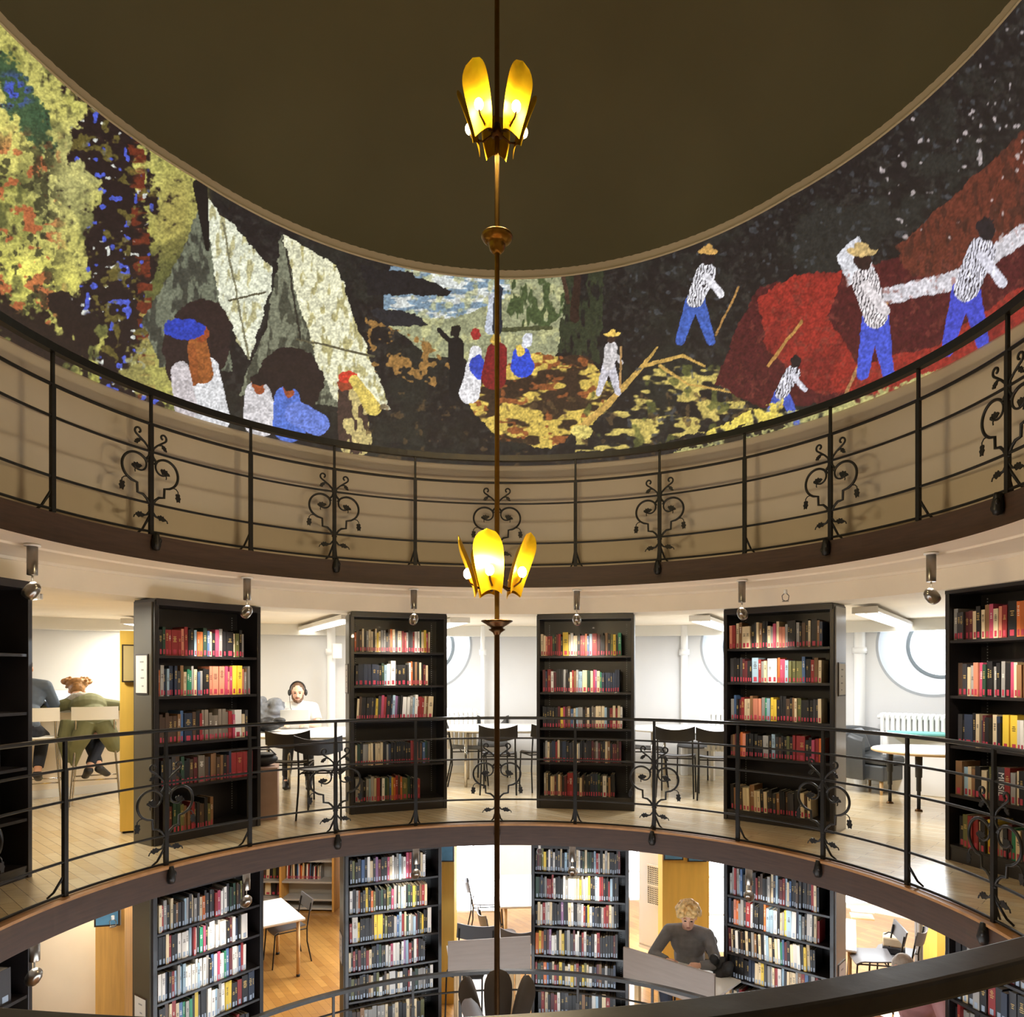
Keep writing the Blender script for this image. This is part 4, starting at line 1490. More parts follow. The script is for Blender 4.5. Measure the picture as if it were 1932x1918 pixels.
def chair(loc, rz, label, group, wood='blackwood', seat='blackwood', z=0.0, sh=0.45):
    """library stacking chair; local +y is the way the sitter faces"""
    o = empty('chair', (loc[0], loc[1], z), rz, label, 'chair', group)
    b = MB()
    vs, fs = [], []
    n = 10
    for s_ in (0, 1):
        for j in range(n + 1):
            for i in range(n + 1):
                u, v = -1 + 2 * i / n, j / n
                x = u * (0.205 - 0.012 * (1 - v))
                y = -0.20 + 0.41 * v
                zz = sh + 0.018 * abs(u) ** 2 - 0.03 * max(0, v - 0.8) ** 2 * 25 + 0.02 * (1 - v) ** 2 - s_ * 0.014
                vs.append((x, y, zz))
    m_ = (n + 1) ** 2
    for j in range(n):
        for i in range(n):
            a = j * (n + 1) + i
            fs += [(a, a + 1, a + n + 2, a + n + 1), (m_ + a, m_ + a + n + 1, m_ + a + n + 2, m_ + a + 1)]
    b.add(vs, fs, True)
    edge = [(i) for i in range(n + 1)] + [j * (n + 1) + n for j in range(1, n + 1)] + [n * (n + 1) + i for i in range(n - 1, -1, -1)] + [j * (n + 1) for j in range(n - 1, 0, -1)]
    for q in range(len(edge)):
        a, c = edge[q], edge[(q + 1) % len(edge)]
        b.add([vs[a], vs[c], vs[m_ + c], vs[m_ + a]], [(3, 2, 1, 0)])
    obj('seat', b, M[seat], o)
    b = MB()
    vs, fs = [], []
    for s_ in (0, 1):
        for j in range(7):
            for i in range(n + 1):
                u, v = -1 + 2 * i / n, j / 6
                x = u * 0.225
                y = -0.245 - 0.045 * (1 - u * u) - 0.035 * v - s_ * 0.014
                zz = sh + 0.172 + 0.15 * v + 0.042 * u * u
                vs.append((x, y, zz))
    m_ = 7 * (n + 1)
    for j in range(6):
        for i in range(n):
            a = j * (n + 1) + i
            fs += [(a, a + n + 1, a + n + 2, a + 1), (m_ + a, m_ + a + 1, m_ + a + n + 2, m_ + a + n + 1)]
    b.add(vs, fs, True)
    edge = [i for i in range(n + 1)] + [j * (n + 1) + n for j in range(1, 7)] + [6 * (n + 1) + i for i in range(n - 1, -1, -1)] + [j * (n + 1) for j in range(5, 0, -1)]
    for q in range(len(edge)):
        a, c = edge[q], edge[(q + 1) % len(edge)]
        b.add([vs[a], vs[c], vs[m_ + c], vs[m_ + a]], [(0, 1, 2, 3)])
    obj('backrest', b, M[wood], o)
    for sx in (-1, 1):
        obj('leg', MB().tube([(sx * 0.20, 0.235, 0.0), (sx * 0.195, 0.20, sh - 0.03), (sx * 0.19, 0.17, sh - 0.016)], 0.0095, 8), M['iron'], o)
        obj('leg', MB().tube([(sx * 0.21, -0.27, 0.0), (sx * 0.20, -0.215, sh * 0.6), (sx * 0.195, -0.215, sh), (sx * 0.195, -0.268, sh + 0.31)], 0.0095, 8), M['iron'], o)
    b = MB()
    for sx in (-1, 1):
        b.tube([(sx * 0.193, 0.18, sh - 0.018), (sx * 0.193, -0.215, sh - 0.018)], 0.008, 6)
    b.tube([(-0.193, -0.1, sh - 0.02), (0.193, -0.1, sh - 0.02)], 0.008, 6)
    b.tube([(-0.193, 0.15, sh - 0.02), (0.193, 0.15, sh - 0.02)], 0.008, 6)
    obj('seat_frame', b, M['iron'], o)
    return o


def face(p, q):
    """rotation that turns local +y from p toward q"""
    return math.atan2(q[1] - p[1], q[0] - p[0]) - PI / 2


def round_table(loc, r, zt, label, legs=4, rx=1.0, rz=0.0, z0=0.0, m_leg='chrome', top='tabletop', lr=0.02):
    o = empty('table', (loc[0], loc[1], z0), rz, label, 'table')
    b = MB().lathe([(0, zt - 0.026), (r - 0.012, zt - 0.026), (r, zt - 0.016), (r, zt - 0.006), (r - 0.006, zt), (0, zt)], 56)
    b.v = [(x * rx, y, z) for x, y, z in b.v]
    obj('table_top', b, M[top], o)
    for k in range(legs):
        a = 2 * PI * (k + 0.5) / legs
        obj('leg', MB().lathe([(0, 0), (lr, 0), (lr, zt - 0.027), (0, zt - 0.027)], 14, c=(math.cos(a) * r * 0.72 * rx, math.sin(a) * r * 0.72, 0)), M[m_leg], o)
    b = MB().tube([(math.cos(2 * PI * (k + 0.5) / legs) * r * 0.72 * rx, math.sin(2 * PI * (k + 0.5) / legs) * r * 0.72, zt - 0.045) for k in range(legs)], 0.014, 6, closed=True)
    obj('apron', b, M[m_leg], o)
    return o


def rect_table(c, ux, wx, wy, zt, z0, label, m_leg='birch', name='table'):
    rz = math.atan2(ux[1], ux[0])
    o = empty(name, (c[0], c[1], z0), rz, label, 'table')
    obj('table_top', MB().box(-wx / 2, wx / 2, -wy / 2, wy / 2, zt - 0.024, zt), M['tabletop'], o, bevel=0.004)
    obj('edge_band', MB().box(-wx / 2 + 0.001, wx / 2 - 0.001, -wy / 2 + 0.001, wy / 2 - 0.001, zt - 0.030, zt - 0.022), M['birch'], o)
    for sx in (-1, 1):
        for sy in (-1, 1):
            l = MB().lathe([(0, 0.03), (0.022, 0.03), (0.022, zt - 0.03), (0, zt - 0.03)], 14, c=(sx * (wx / 2 - 0.07), sy * (wy / 2 - 0.07), 0))
            lg = obj('leg', l, M[m_leg], o)
            obj('foot', MB().lathe([(0, 0), (0.024, 0), (0.024, 0.032), (0, 0.032)], 14, c=(sx * (wx / 2 - 0.07), sy * (wy / 2 - 0.07), 0)), M['black'], lg)
    return o


GC = 'black chairs at the middle floor tables'
# table of the man with headphones
tb = at_d(602, 1380, 8.35)
round_table((tb.x, tb.y), 0.78, 0.73, 'round white table where the man with headphones works', rx=1.15)
pA = at_d(551, 1400, 7.75)
pB = at_d(611, 1400, 7.12)
chair((pA.x, pA.y), face(pA, (pA.x - 0.12, pA.y + 1)), 'black chair pushed up opposite the man with headphones', GC)
chair((pB.x, pB.y), face(pB, (pB.x - 0.05, pB.y + 1)), 'black chair beside the leafy post, nearest the railing before the bookcase', GC, seat='seatgrey')
# table behind the pole
tc = at_d(955, 1370, 9.25)
round_table((tc.x, tc.y), 0.66, 0.72, 'long white table behind the pole lamp', rx=1.5)
for px, dep, tgt, lb in ((884, 9.15, (1, 0.1), 'black chair seen side-on, left of the pole lamp'), (942, 8.55, (0.05, 1), 'black chair with its back to the well, crossed by the pole lamp'), (1021, 8.75, (-0.3, 1), 'black chair half hidden behind the bookcase right of the pole lamp'),
                         (930, 9.95, (0, -1), 'far chair across the white table behind the pole lamp')):
    p = at_d(px, 1400, dep)
    chair((p.x, p.y), face(p, (p.x + tgt[0], p.y + tgt[1])), lb, GC, seat='seatgrey')
# table between the two middle bookcases on the right
td = at_d(1318, 1370, 9.0)
round_table((td.x, td.y), 0.66, 0.72, 'white table between the bookcases right of the pole lamp', rx=1.5, rz=-0.45)
for px, dep, tgt, lb in ((1277, 8.35, (0.35, 1), 'black chair with curved back standing nearest in the gap right of the pole lamp'), (1352, 8.15, (0.3, 1), 'black chair half hidden by the bookcase beside the armchair'),
                         (1224, 9.1, (1, -0.2), 'grey chair at the left end of the table right of the pole lamp'), (1310, 9.75, (-0.4, -1), 'far chair across the table right of the pole lamp')):
    p = at_d(px, 1400, dep)
    chair((p.x, p.y), face(p, (p.x + tgt[0], p.y + tgt[1])), lb, GC, seat='seatgrey')


# armchair and its table
def armchair(loc, rz):
    o = empty('armchair', (loc[0], loc[1], 0), rz, 'charcoal leather tub armchair between the bookcases on the right', 'armchair')
    n = 28
    b = MB()
    vs, fs = [], []
    for i in range(n + 1):
        t = -PI * 0.60 + (PI * 1.20) * i / n          # wraps round the back
        k = 0.5 + 0.5 * math.cos(t * 0.95)
        top = 0.56 + 0.20 * max(0, k) ** 0.8
        for rr, z in ((0.30, 0.16), (0.375, 0.16), (0.40, top - 0.04), (0.375, top), (0.33, top), (0.305, top - 0.05), (0.30, 0.3)):
            vs.append((rr * math.sin(t) * 1.0, -rr * math.cos(t), z))
    P = 7
    for i in range(n):
        for j in range(P):
            fs.append((i * P + j, i * P + (j + 1) % P, (i + 1) * P + (j + 1) % P, (i + 1) * P + j))
    b.add(vs, fs, True)
    b.add(vs[:P], [tuple(range(P - 1, -1, -1))])
    b.add(vs[-P:], [tuple(range(P))])
    obj('shell', b, M['leather'], o, bevel=0.01)
    obj('seat_base', MB().box(-0.29, 0.29, -0.28, 0.33, 0.16, 0.34), M['leather'], o, bevel=0.02)
    obj('seat_cushion', MB().box(-0.285, 0.285, -0.26, 0.35, 0.345, 0.445), M['leather'], o, bevel=0.035)
    for sx in (-1, 1):
        for sy in (-0.22, 0.27):
            obj('leg', MB().lathe([(0, 0), (0.014, 0), (0.024, 0.165), (0, 0.165)], 12, c=(sx * 0.24, sy, 0)), M['birch'], o)
    return o


pa = at_d(1648, 1480, 8.65)
armchair((pa.x, pa.y), face(pa, (pa.x + 0.5, pa.y - 1.0)))
cu = tag(obj('cushion', MB().box(-0.17, 0.17, -0.05, 0.05, -0.15, 0.15), M['leather'], bevel=0.045), 'small dark cushion leaning in the charcoal armchair', 'cushion')
pc = at_d(1616, 1400, 8.6)
cu.location = (pc.x, pc.y, 0.60)
cu.rotation_euler = (0.35, 0.1, face(pa, (pa.x + 0.5, pa.y - 1.0)))

pt = at_d(1752, 1412, 7.35)
o = empty('table', (pt.x, pt.y, 0), -0.35, 'round pale wooden table on dark telescopic legs beside the armchair', 'table')
b = MB().lathe([(0, 0.600), (0.52, 0.600), (0.535, 0.606), (0.535, 0.622), (0.525, 0.626), (0, 0.626)], 56)
b.v = [(x * 1.0, y, z) for x, y, z in b.v]
obj('table_top', b, M['birch'], o)
obj('top_surface', MB().lathe([(0, 0.6265), (0.526, 0.6265), (0.526, 0.629), (0, 0.629)], 56), M['tabletop'], o)
for lx, ly in ((-0.30, 0.36), (-0.10, -0.05), (0.36, -0.1)):
    b = MB().lathe([(0, 0.02), (0.018, 0.02), (0.018, 0.20), (0.024, 0.205), (0.024, 0.34), (0.033, 0.345), (0.036, 0.60), (0, 0.60)], 16, c=(lx, ly, 0))
    lg = obj('leg', b, M['black'], o)
    obj('foot', MB().lathe([(0, 0), (0.038, 0), (0.034, 0.016), (0.02, 0.024), (0, 0.024)], 16, c=(lx, ly, 0)), M['bronze'], lg)
pq = at_d(1728, 1383, 8.3)
tag(obj('folded_cloth', MB().box(-0.3, 0.3, -0.14, 0.14, 0, 0.035), M['teal'], loc=(pq.x, pq.y, 0.695), rz=-0.5, bevel=0.012), 'flat teal cushion lying on the white bench under the round window', 'cushion')
b = MB().box(-0.38, 0.75, -0.15, 0.15, 0, 0.69)
tag(obj('window_bench', b, M['whiteplastic'], loc=(pq.x + 0.12, pq.y + 0.10, 0), rz=-0.75, bevel=0.01), 'low white bench box under the round window behind the wooden table', 'bench')


# radiators under the windows
def radiator(px, py, dep, n, label, h=0.55):
    p = at_d(px, py, dep)
    a = math.atan2(p.x, p.y)
    o = empty('radiator', (p.x, p.y, 0.36), -a, label, 'radiator')
    w_ = 0.062
    for i in range(n):
        x = (i - (n - 1) / 2) * w_
        b = MB()
        b.tube([(x, -0.03, 0.03), (x, -0.03, h)], 0.0235, 8)
        b.tube([(x, 0.04, 0.03), (x, 0.04, h)], 0.0235, 8)
        b.tube([(x, -0.05, h), (x, 0.06, h)], 0.026, 8)
        obj('column', b, M['whiteplastic'], o)
    obj('manifold', MB().tube([(-n * w_ / 2 - 0.03, 0, h - 0.03), (n * w_ / 2 + 0.03, 0, h - 0.03)], 0.024, 10), M['whiteplastic'], o)
    obj('manifold', MB().tube([(-n * w_ / 2 - 0.03, 0, 0.05), (n * w_ / 2 + 0.03, 0, 0.05)], 0.024, 10), M['whiteplastic'], o)
    for sx in (-1, 1):
        obj('foot', MB().box(sx * n * w_ * 0.4 - 0.02, sx * n * w_ * 0.4 + 0.02, -0.04, 0.05, -0.36, 0.04), M['whiteplastic'], o)


radiator(1738, 1350, 8.55, 15, 'white column radiator under the round window beside the armchair', h=0.54)
radiator(848, 1350, 9.7, 12, 'white column radiator left of the pole lamp')
radiator(1388, 1350, 9.3, 12, 'white column radiator left of the bookcase beside the armchair')

# pipes and box on the far wall
for px, dep, r, lb in ((625, 9.75, 0.055, 'thick white pipe on the wall right of the man with headphones'), (911, 10.0, 0.03, 'thin white pipe on the wall left of the pole lamp'),
                       (1291, 9.95, 0.05, 'thick white pipe on the wall right of the pole lamp'), (1622, 9.2, 0.07, 'thick white pipe behind the charcoal armchair')):
    p = at_d(px, 1300, dep)
    o = empty('wall_pipe', (p.x, p.y, 0), 0, lb, 'pipe')
    obj('pipe', MB().tube([(0, 0, 0.0), (0, 0, 2.07)], r, 14), M['pipe'], o)
    obj('collar', MB().lathe([(0, 1.66), (r + 0.02, 1.66), (r + 0.02, 1.74), (0, 1.74)], 16), M['pipe'], o)
p = at_d(636, 1228, 9.6)
tag(obj('wall_unit', MB().box(-0.06, 0.06, -0.05, 0.05, -0.10, 0.10), M['whiteplastic'], loc=p, rz=0.3, bevel=0.01), 'small white box fixed to the thick pipe near the man with headphones', 'box')


# ceiling lamps of the middle floor
def batten(p0, p1, label, half_w=0.11, power=None, col=(1, 0.96, 0.88)):
    p0, p1 = Vector(p0), Vector(p1)
    c = (p0 + p1) / 2
    L = (p1 - p0).length
    rz = math.atan2(p1.y - p0.y, p1.x - p0.x)
    o = empty('ceiling_light', c, rz, label, 'ceiling light')
    obj('housing', MB().box(-L / 2, L / 2, -half_w, half_w, 0.0, 0.055), M['whiteplastic'], o, bevel=0.012)
    obj('end_cap', MB().box(-L / 2 - 0.012, -L / 2, -half_w - 0.008, half_w + 0.008, -0.004, 0.062), M['whiteplastic'], o, bevel=0.008)
    obj('end_cap', MB().box(L / 2, L / 2 + 0.012, -half_w - 0.008, half_w + 0.008, -0.004, 0.062), M['whiteplastic'], o, bevel=0.008)
    for sy in (-0.5, 0.5):
        obj('diffuser', MB().box(-L / 2 + 0.02, L / 2 - 0.02, sy * half_w - 0.035, sy * half_w + 0.035, -0.008, 0.002), M['tube'], o)
    q = p0.lerp(p1, 0.22)
    l = area('tube_or_fill_light', q + Vector((0, 0, -0.03)), q + Vector((0, 0, -1)), L * 0.42, half_w * 1.8, LAMP['mid'] if power is None else power, col)
    l.rotation_euler = (0, 0, rz)
    return o


ZF = 1.985
for (x0, y0), (x1, y1), lb, cc in (((62, 1131), (-40, 1122), 'white ceiling lamp over the counter at the left edge', (1, 0.93, 0.75)), ((248, 1176), (330, 1190), 'white ceiling lamp above the yellow cabinet', (1, 0.93, 0.75)),
                                   ((664, 1168), (570, 1192), 'white ceiling lamp over the man with headphones', (1, 0.93, 0.8)), ((868, 1174), (800, 1192), 'white ceiling lamp just left of the pole lamp', (0.95, 0.98, 1)),
                                   ((1320, 1171), (1392, 1194), 'white ceiling lamp in the gap right of the pole lamp', (0.95, 0.98, 1)), ((1632, 1156), (1712, 1184), 'white ceiling lamp above the charcoal armchair', (0.95, 0.98, 1))):
    batten(at_z(x0, y0, ZF), at_z(x1, y1, ZF), lb, col=cc, power=LAMP['mid'] * (0.85 if cc[2] < 0.78 else (0.85 if cc[2] < 0.9 else 1.15)))


# added unseen fill lights for the lower floor; left pair brightens the cream wall
for a, rr in ((-66, 3.85), (-52, 4.1), (-32, 6), (-16, 6), (2, 6), (20, 6), (36, 6), (56, 6)):
    p = pol(rr, a, -0.30)
    area('tube_or_fill_light', p, p + Vector((0, 0, -1)), 1.2, 0.4, LAMP['low'] * (1.5 if a > -10 else (1.0 if a > -20 else 0.8)), (1, 0.98, 0.95) if a > -20 else (1, 0.88, 0.66))

# ------------------------------------------------------------------ counter corner on the left
cA, cB = at_z(40, 1512, 0), at_z(262, 1488, 0)
dv = (cB - cA).normalized()
nv = Vector((-dv.y, dv.x, 0))
if nv.y < 0:
    nv = -nv
cm = (cA + cB) / 2 + nv * 0.08
o = empty('counter', (cm.x, cm.y, 0), math.atan2(dv.y, dv.x), 'long white bar-height counter along the wall behind the white stools', 'counter')
obj('front_panel', MB().box(-0.95, 0.95, 0.02, 0.06, 0, 0.965), M['cream'], o)
obj('kick_board', MB().box(-0.95, 0.95, 0.0, 0.02, 0, 0.09), M['white'], o)
obj('counter_top', MB().box(-0.95, 0.95, -0.22, 0.36, 0.965, 1.0), M['tabletop'], o, bevel=0.004)
obj('side_panel', MB().box(0.91, 0.95, 0.06, 0.36, 0, 0.965), M['cream'], o)


def stool(loc, rz, label):
    o = empty('bar_stool', (loc[0], loc[1], 0), rz, label, 'bar stool', 'white bar stools at the counter')
    H = 0.735
    obj('seat', MB().lathe([(0, H - 0.016), (0.17, H - 0.016), (0.19, H - 0.006), (0.19, H), (0.17, H + 0.006), (0, H - 0.002)], 30), M['whiteplastic'], o)
    b = MB()
    n = 12
    vs, fs = [], []
    for s_ in (0, 1):
        for j in range(7):
            for i in range(n + 1):
                u, v = -1 + 2 * i / n, j / 6
                vs.append((u * 0.215, -0.20 - 0.055 * (1 - u * u) - 0.02 * v - s_ * 0.012, H + 0.175 + 0.14 * v))
    m_ = 7 * (n + 1)
    for j in range(6):
        for i in range(n):
            a = j * (n + 1) + i
            fs += [(a, a + n + 1, a + n + 2, a + 1), (m_ + a, m_ + a + 1, m_ + a + n + 2, m_ + a + n + 1)]
    b.add(vs, fs, True)
    edge = [i for i in range(n + 1)] + [j * (n + 1) + n for j in range(1, 7)] + [6 * (n + 1) + i for i in range(n - 1, -1, -1)] + [j * (n + 1) for j in range(5, 0, -1)]
    for q in range(len(edge)):
        a, c = edge[q], edge[(q + 1) % len(edge)]
        b.add([vs[a], vs[c], vs[m_ + c], vs[m_ + a]], [(0, 1, 2, 3)])
    obj('backrest', b, M['whiteplastic'], o)
    for sx in (-1, 1):
        obj('leg', MB().tube([(sx * 0.23, 0.22, 0), (sx * 0.165, 0.14, H - 0.02)], 0.010, 8), M['chrome'], o)
        obj('leg', MB().tube([(sx * 0.23, -0.24, 0), (sx * 0.175, -0.17, H - 0.02), (sx * 0.175, -0.235, H + 0.30)], 0.010, 8), M['chrome'], o)
    fr = 0.205
    obj('footrest', MB().tube([(-fr, fr - 0.01, 0.27), (fr, fr - 0.01, 0.27), (fr, -fr, 0.27), (-fr, -fr, 0.27)], 0.008, 6, closed=True), M['chrome'], o)
    return o


sR = at_d(181, 1400, 7.85)
sL = at_d(70, 1400, 7.55)
rS = face(sR, (sR.x - 0.45, sR.y + 0.9))
stool((sR.x, sR.y), rS, 'white bar stool under the woman in the olive coat')
stool((sL.x, sL.y), rS, 'white bar stool half hidden by the black bookcase at the left edge')

# yellow cabinet with a framed notice
q0 = at_z(226, 1573, 0.0)
o = empty('cabinet', (q0.x, q0.y, 0), math.radians(24), 'tall yellow veneered cabinet end behind the left bookcase', 'cabinet')
obj('carcass', MB().box(0, 0.42, 0, 0.55, 0.02, 1.775), M['yellow'], o, bevel=0.002)
obj('plinth', MB().box(0.02, 0.40, 0.02, 0.53, 0, 0.03), M['black'], o)
o2 = empty('framed_notice', (0, 0, 0), 0, 'framed beige notice on the face of the yellow cabinet', 'notice')
fx = at_d(224, 1250, 6.26)
o2.location = (q0.x + 0.02, q0.y - 0.004, 1.49)
o2.rotation_euler = (0, 0, math.radians(24))
obj('frame', MB().box(0, 0.30, -0.014, 0.0, -0.165, 0.165), M['frame'], o2)
obj('sheet', MB().box(0.012, 0.288, -0.017, -0.012, -0.153, 0.153), M['tanpaper'], o2)

# box beside the left bookcase with a black bag on it
qb = at_z(497, 1549, 0.0)
bx = (qb.x + 0.02, qb.y + 0.06)
o = empty('storage_box', (bx[0], bx[1], 0), 0.25, 'pinkish wooden box on the floor beside the left bookcase', 'box')
obj('body', MB().box(-0.32, 0.09, 0, 0.36, 0, 0.50), M['box'], o, bevel=0.004)
o = empty('shoulder_bag', (bx[0], bx[1], 0.50), 0.25, 'black bag lying on the pinkish box', 'bag')
b = MB().ell((-0.06, 0.17, 0.065), (0.15, 0.13, 0.065), 14)
obj('body', b, M['bagdark'], o)
obj('flap', MB().ell((-0.06, 0.15, 0.115), (0.13, 0.11, 0.022), 12), M['bagdark'], o)
obj('handle', MB().tube([(-0.16, 0.12, 0.11), (-0.1, 0.06, 0.17), (0.02, 0.06, 0.17), (0.07, 0.12, 0.11)], 0.008, 6), M['leather'], o)


# ------------------------------------------------------------------ people
def remesh(o, v=0.008, it=4):
    m = o.modifiers.new('skin', 'REMESH')
    m.mode = 'VOXEL'
    m.voxel_size = v
    m.use_smooth_shade = True
    s_ = o.modifiers.new('soft', 'SMOOTH')
    s_.factor = 0.5
    s_.iterations = it
    return o


def hand(mb, wr, d, up, sx, curl=0.5):
    d = Vector(d).normalized()
    up = Vector(up)
    up = (up - d * up.dot(d)).normalized()
    si = d.cross(up).normalized() * sx
    wr = Vector(wr)
    mb.tube([wr - d * 0.03, wr, wr + d * 0.03, wr + d * 0.085], [0.025, 0.024, 0.033, 0.034], 10)
    mb.ell(wr + d * 0.05, (0.036, 0.036, 0.030), 10)
    for i, (off, ln) in enumerate(((-0.028, 0.068), (-0.010, 0.08), (0.010, 0.075), (0.028, 0.058))):
        b0 = wr + d * 0.075 + si * off
        b1 = b0 + (d - up * curl * 0.5).normalized() * ln * 0.5
        b2 = b1 + (d - up * (curl * 1.6)).normalized() * ln * 0.32
        b3 = b2 + (d * 0.5 - up * (curl * 2.2)).normalized() * ln * 0.24
        mb.tube([b0, b1, b2, b3], [0.0098, 0.0092, 0.0085, 0.0075], 8)
        mb.ell(b3, 0.0078, 8)
    t0 = wr + d * 0.022 - si * 0.026
    t1 = t0 + (d * 0.6 - si * 0.8).normalized() * 0.035
    t2 = t1 + (d * 0.9 - si * 0.25 - up * 0.3).normalized() * 0.032
    mb.tube([t0, t1, t2], [0.014, 0.0115, 0.009], 8)
    mb.ell(t2, 0.009, 8)


def person(loc, rz, label, J, C, z=0.0, vox=0.0075, hairfn=None, beard=False, headrot=(0, 0, 0), top_len=0.0, sleeves='long', hands=True, cat='person'):
    """one continuous body from a posed skeleton; local +y is the way the figure faces"""
    o = empty('person', (loc[0], loc[1], z), rz, label, cat)
    R = (Matrix.Rotation(headrot[2], 3, 'Z') @ Matrix.Rotation(headrot[0], 3, 'X') @ Matrix.Rotation(headrot[1], 3, 'Y'))
    J = {k: Vector(v) for k, v in J.items()}
    hd = J['head']

    def H(p):
        return hd + R @ Vector(p)
    b = MB()
    pel, chest, neck = J['pelvis'], J['chest'], J['neck']
    spn = (chest - pel).normalized()
    tilt = Matrix.Rotation(-math.atan2(spn.y, spn.z), 3, 'X')
    b.ell(pel, (0.15, 0.11, 0.12), 16, tilt)
    b.ell(pel.lerp(chest, 0.5), (0.138, 0.10, 0.16), 16, tilt)
    b.ell(chest, (0.165, 0.112, 0.17), 16, tilt)
    b.tube([J['shL'], chest.lerp(neck, 0.75), J['shR']], [0.052, 0.075, 0.052], 12)
    b.limb(chest.lerp(neck, 0.7), neck, 0.07, 0.055)
    b.limb(neck, H((0, -0.012, -0.06)), 0.055, 0.052)
    # head: skull, face, jaw, nose, ears, lips, brow
    b.ell(H((0, -0.012, 0.02)), (0.076, 0.096, 0.098), 18, R)
    b.ell(H((0, 0.02, -0.03)), (0.062, 0.072, 0.082), 16, R)
    b.ell(H((0, 0.045, -0.085)), (0.036, 0.038, 0.030), 12, R)
    b.tube([H((0, 0.086, 0.012)), H((0, 0.104, -0.018)), H((0, 0.112, -0.030))], [0.009, 0.012, 0.014], 8)
    b.ell(H((0, 0.108, -0.034)), (0.018, 0.012, 0.010), 10, R)
    b.ell(H((0, 0.083, -0.060)), (0.024, 0.012, 0.008), 10, R)
    b.ell(H((-0.03, 0.078, 0.022)), (0.024, 0.012, 0.009), 10, R)
    b.ell(H((0.03, 0.078, 0.022)), (0.024, 0.012, 0.009), 10, R)
    for sx in (-1, 1):
        b.ell(H((sx * 0.078, -0.012, -0.012)), (0.010, 0.020, 0.031), 10, R)
    for sd, sx in (('L', -1), ('R', 1)):
        b.limb(J['sh' + sd], J['el' + sd], 0.050, 0.040)
        b.limb(J['el' + sd], J['wr' + sd], 0.040, 0.026)
        if hands:
            dr = J['wr' + sd] - J['el' + sd]
            dr = Vector((dr.x, dr.y, dr.z * 0.25))
            hand(b, J['wr' + sd], dr, (0, 0, 1), sx, 0.45)
        b.limb(J['hp' + sd], J['kn' + sd], 0.082, 0.056)
        b.limb(J['kn' + sd], J['an' + sd], 0.055, 0.036)
        fd = J.get('ft' + sd, J['an' + sd] + Vector((0, 0.15, -0.055)))
        b.limb(J['an' + sd], fd, 0.036, 0.028)
    remesh(obj('body', b, M[C['skin']], o), vox)
    # eyes and mouth
    for sx in (-1, 1):
        obj('eye', MB().ell(H((sx * 0.030, 0.0835, 0.006)), (0.013, 0.008, 0.005), 10, R), M['dark'], o)
        obj('eyebrow', MB().tube([H((sx * 0.014, 0.092, 0.026)), H((sx * 0.030, 0.091, 0.031)), H((sx * 0.046, 0.080, 0.026))], 0.0035, 6), M[C['hair']], o)
    obj('mouth', MB().ell(H((0, 0.0925, -0.060)), (0.021, 0.005, 0.005), 10, R), M['lips'], o)
    # top
    b = MB()
    b.ell(pel + spn * (0.03 - top_len), (0.168, 0.128, 0.12 + top_len), 18, tilt)
    b.ell(pel.lerp(chest, 0.5), (0.158, 0.120, 0.17), 18, tilt)
    b.ell(chest, (0.185, 0.130, 0.175), 18, tilt)
    b.tube([J['shL'], chest.lerp(neck, 0.72), J['shR']], [0.066, 0.090, 0.066], 12)
    b.ell(chest.lerp(neck, 0.86), (0.075, 0.072, 0.040), 12)
    for sd in 'LR':
        if sleeves == 'long':
            b.limb(J['sh' + sd], J['el' + sd], 0.066, 0.055)
            b.tube([J['el' + sd], J['el' + sd].lerp(J['wr' + sd], 0.5), J['el' + sd].lerp(J['wr' + sd], 0.94)], [0.055, 0.050, 0.040], 12)
        else:
            e = J['sh' + sd].lerp(J['el' + sd], 0.66)
            b.ell(J['sh' + sd], 0.066, 12)
            b.tube([J['sh' + sd], e], [0.066, 0.068], 12)
    remesh(obj('top', b, M[C['top']], o), vox)
    # trousers
    b = MB()
    b.ell(pel, (0.162, 0.122, 0.115), 16, tilt)
    for sd in 'LR':
        b.limb(J['hp' + sd], J['kn' + sd], 0.094, 0.068)
        b.tube([J['kn' + sd], J['kn' + sd].lerp(J['an' + sd], 0.5), J['kn' + sd].lerp(J['an' + sd], 0.86)], [0.068, 0.062, 0.052], 12)
        b.ell(J['kn' + sd], 0.068, 12)
    remesh(obj('trousers', b, M[C['legs']], o), vox)
    for sd in 'LR':
        a = J['an' + sd]
        f = J.get('ft' + sd, a + Vector((0, 0.15, -0.055)))
        b = MB()
        b.limb(a + Vector((0, 0, -0.02)), f, 0.048, 0.036)
        b.ell(a + (a - f) * 0.18 + Vector((0, 0, -0.035)), (0.040, 0.042, 0.036), 10)
        b.ell(f + (f - a) * 0.12, (0.042, 0.042, 0.030), 12)
        remesh(obj('shoe', b, M['shoe'], o), 0.007, 3)
        if 'sock' in C:
            obj('sock', MB().tube([a + Vector((0, 0, 0.0)), J['kn' + sd].lerp(a, 0.84)], [0.043, 0.045], 12), M[C['sock']], o)
    # hair
    b = MB()
    if hairfn:
        hairfn(b, H, R)
    remesh(obj('hair', b, M[C['hair']], o), 0.006, 2)
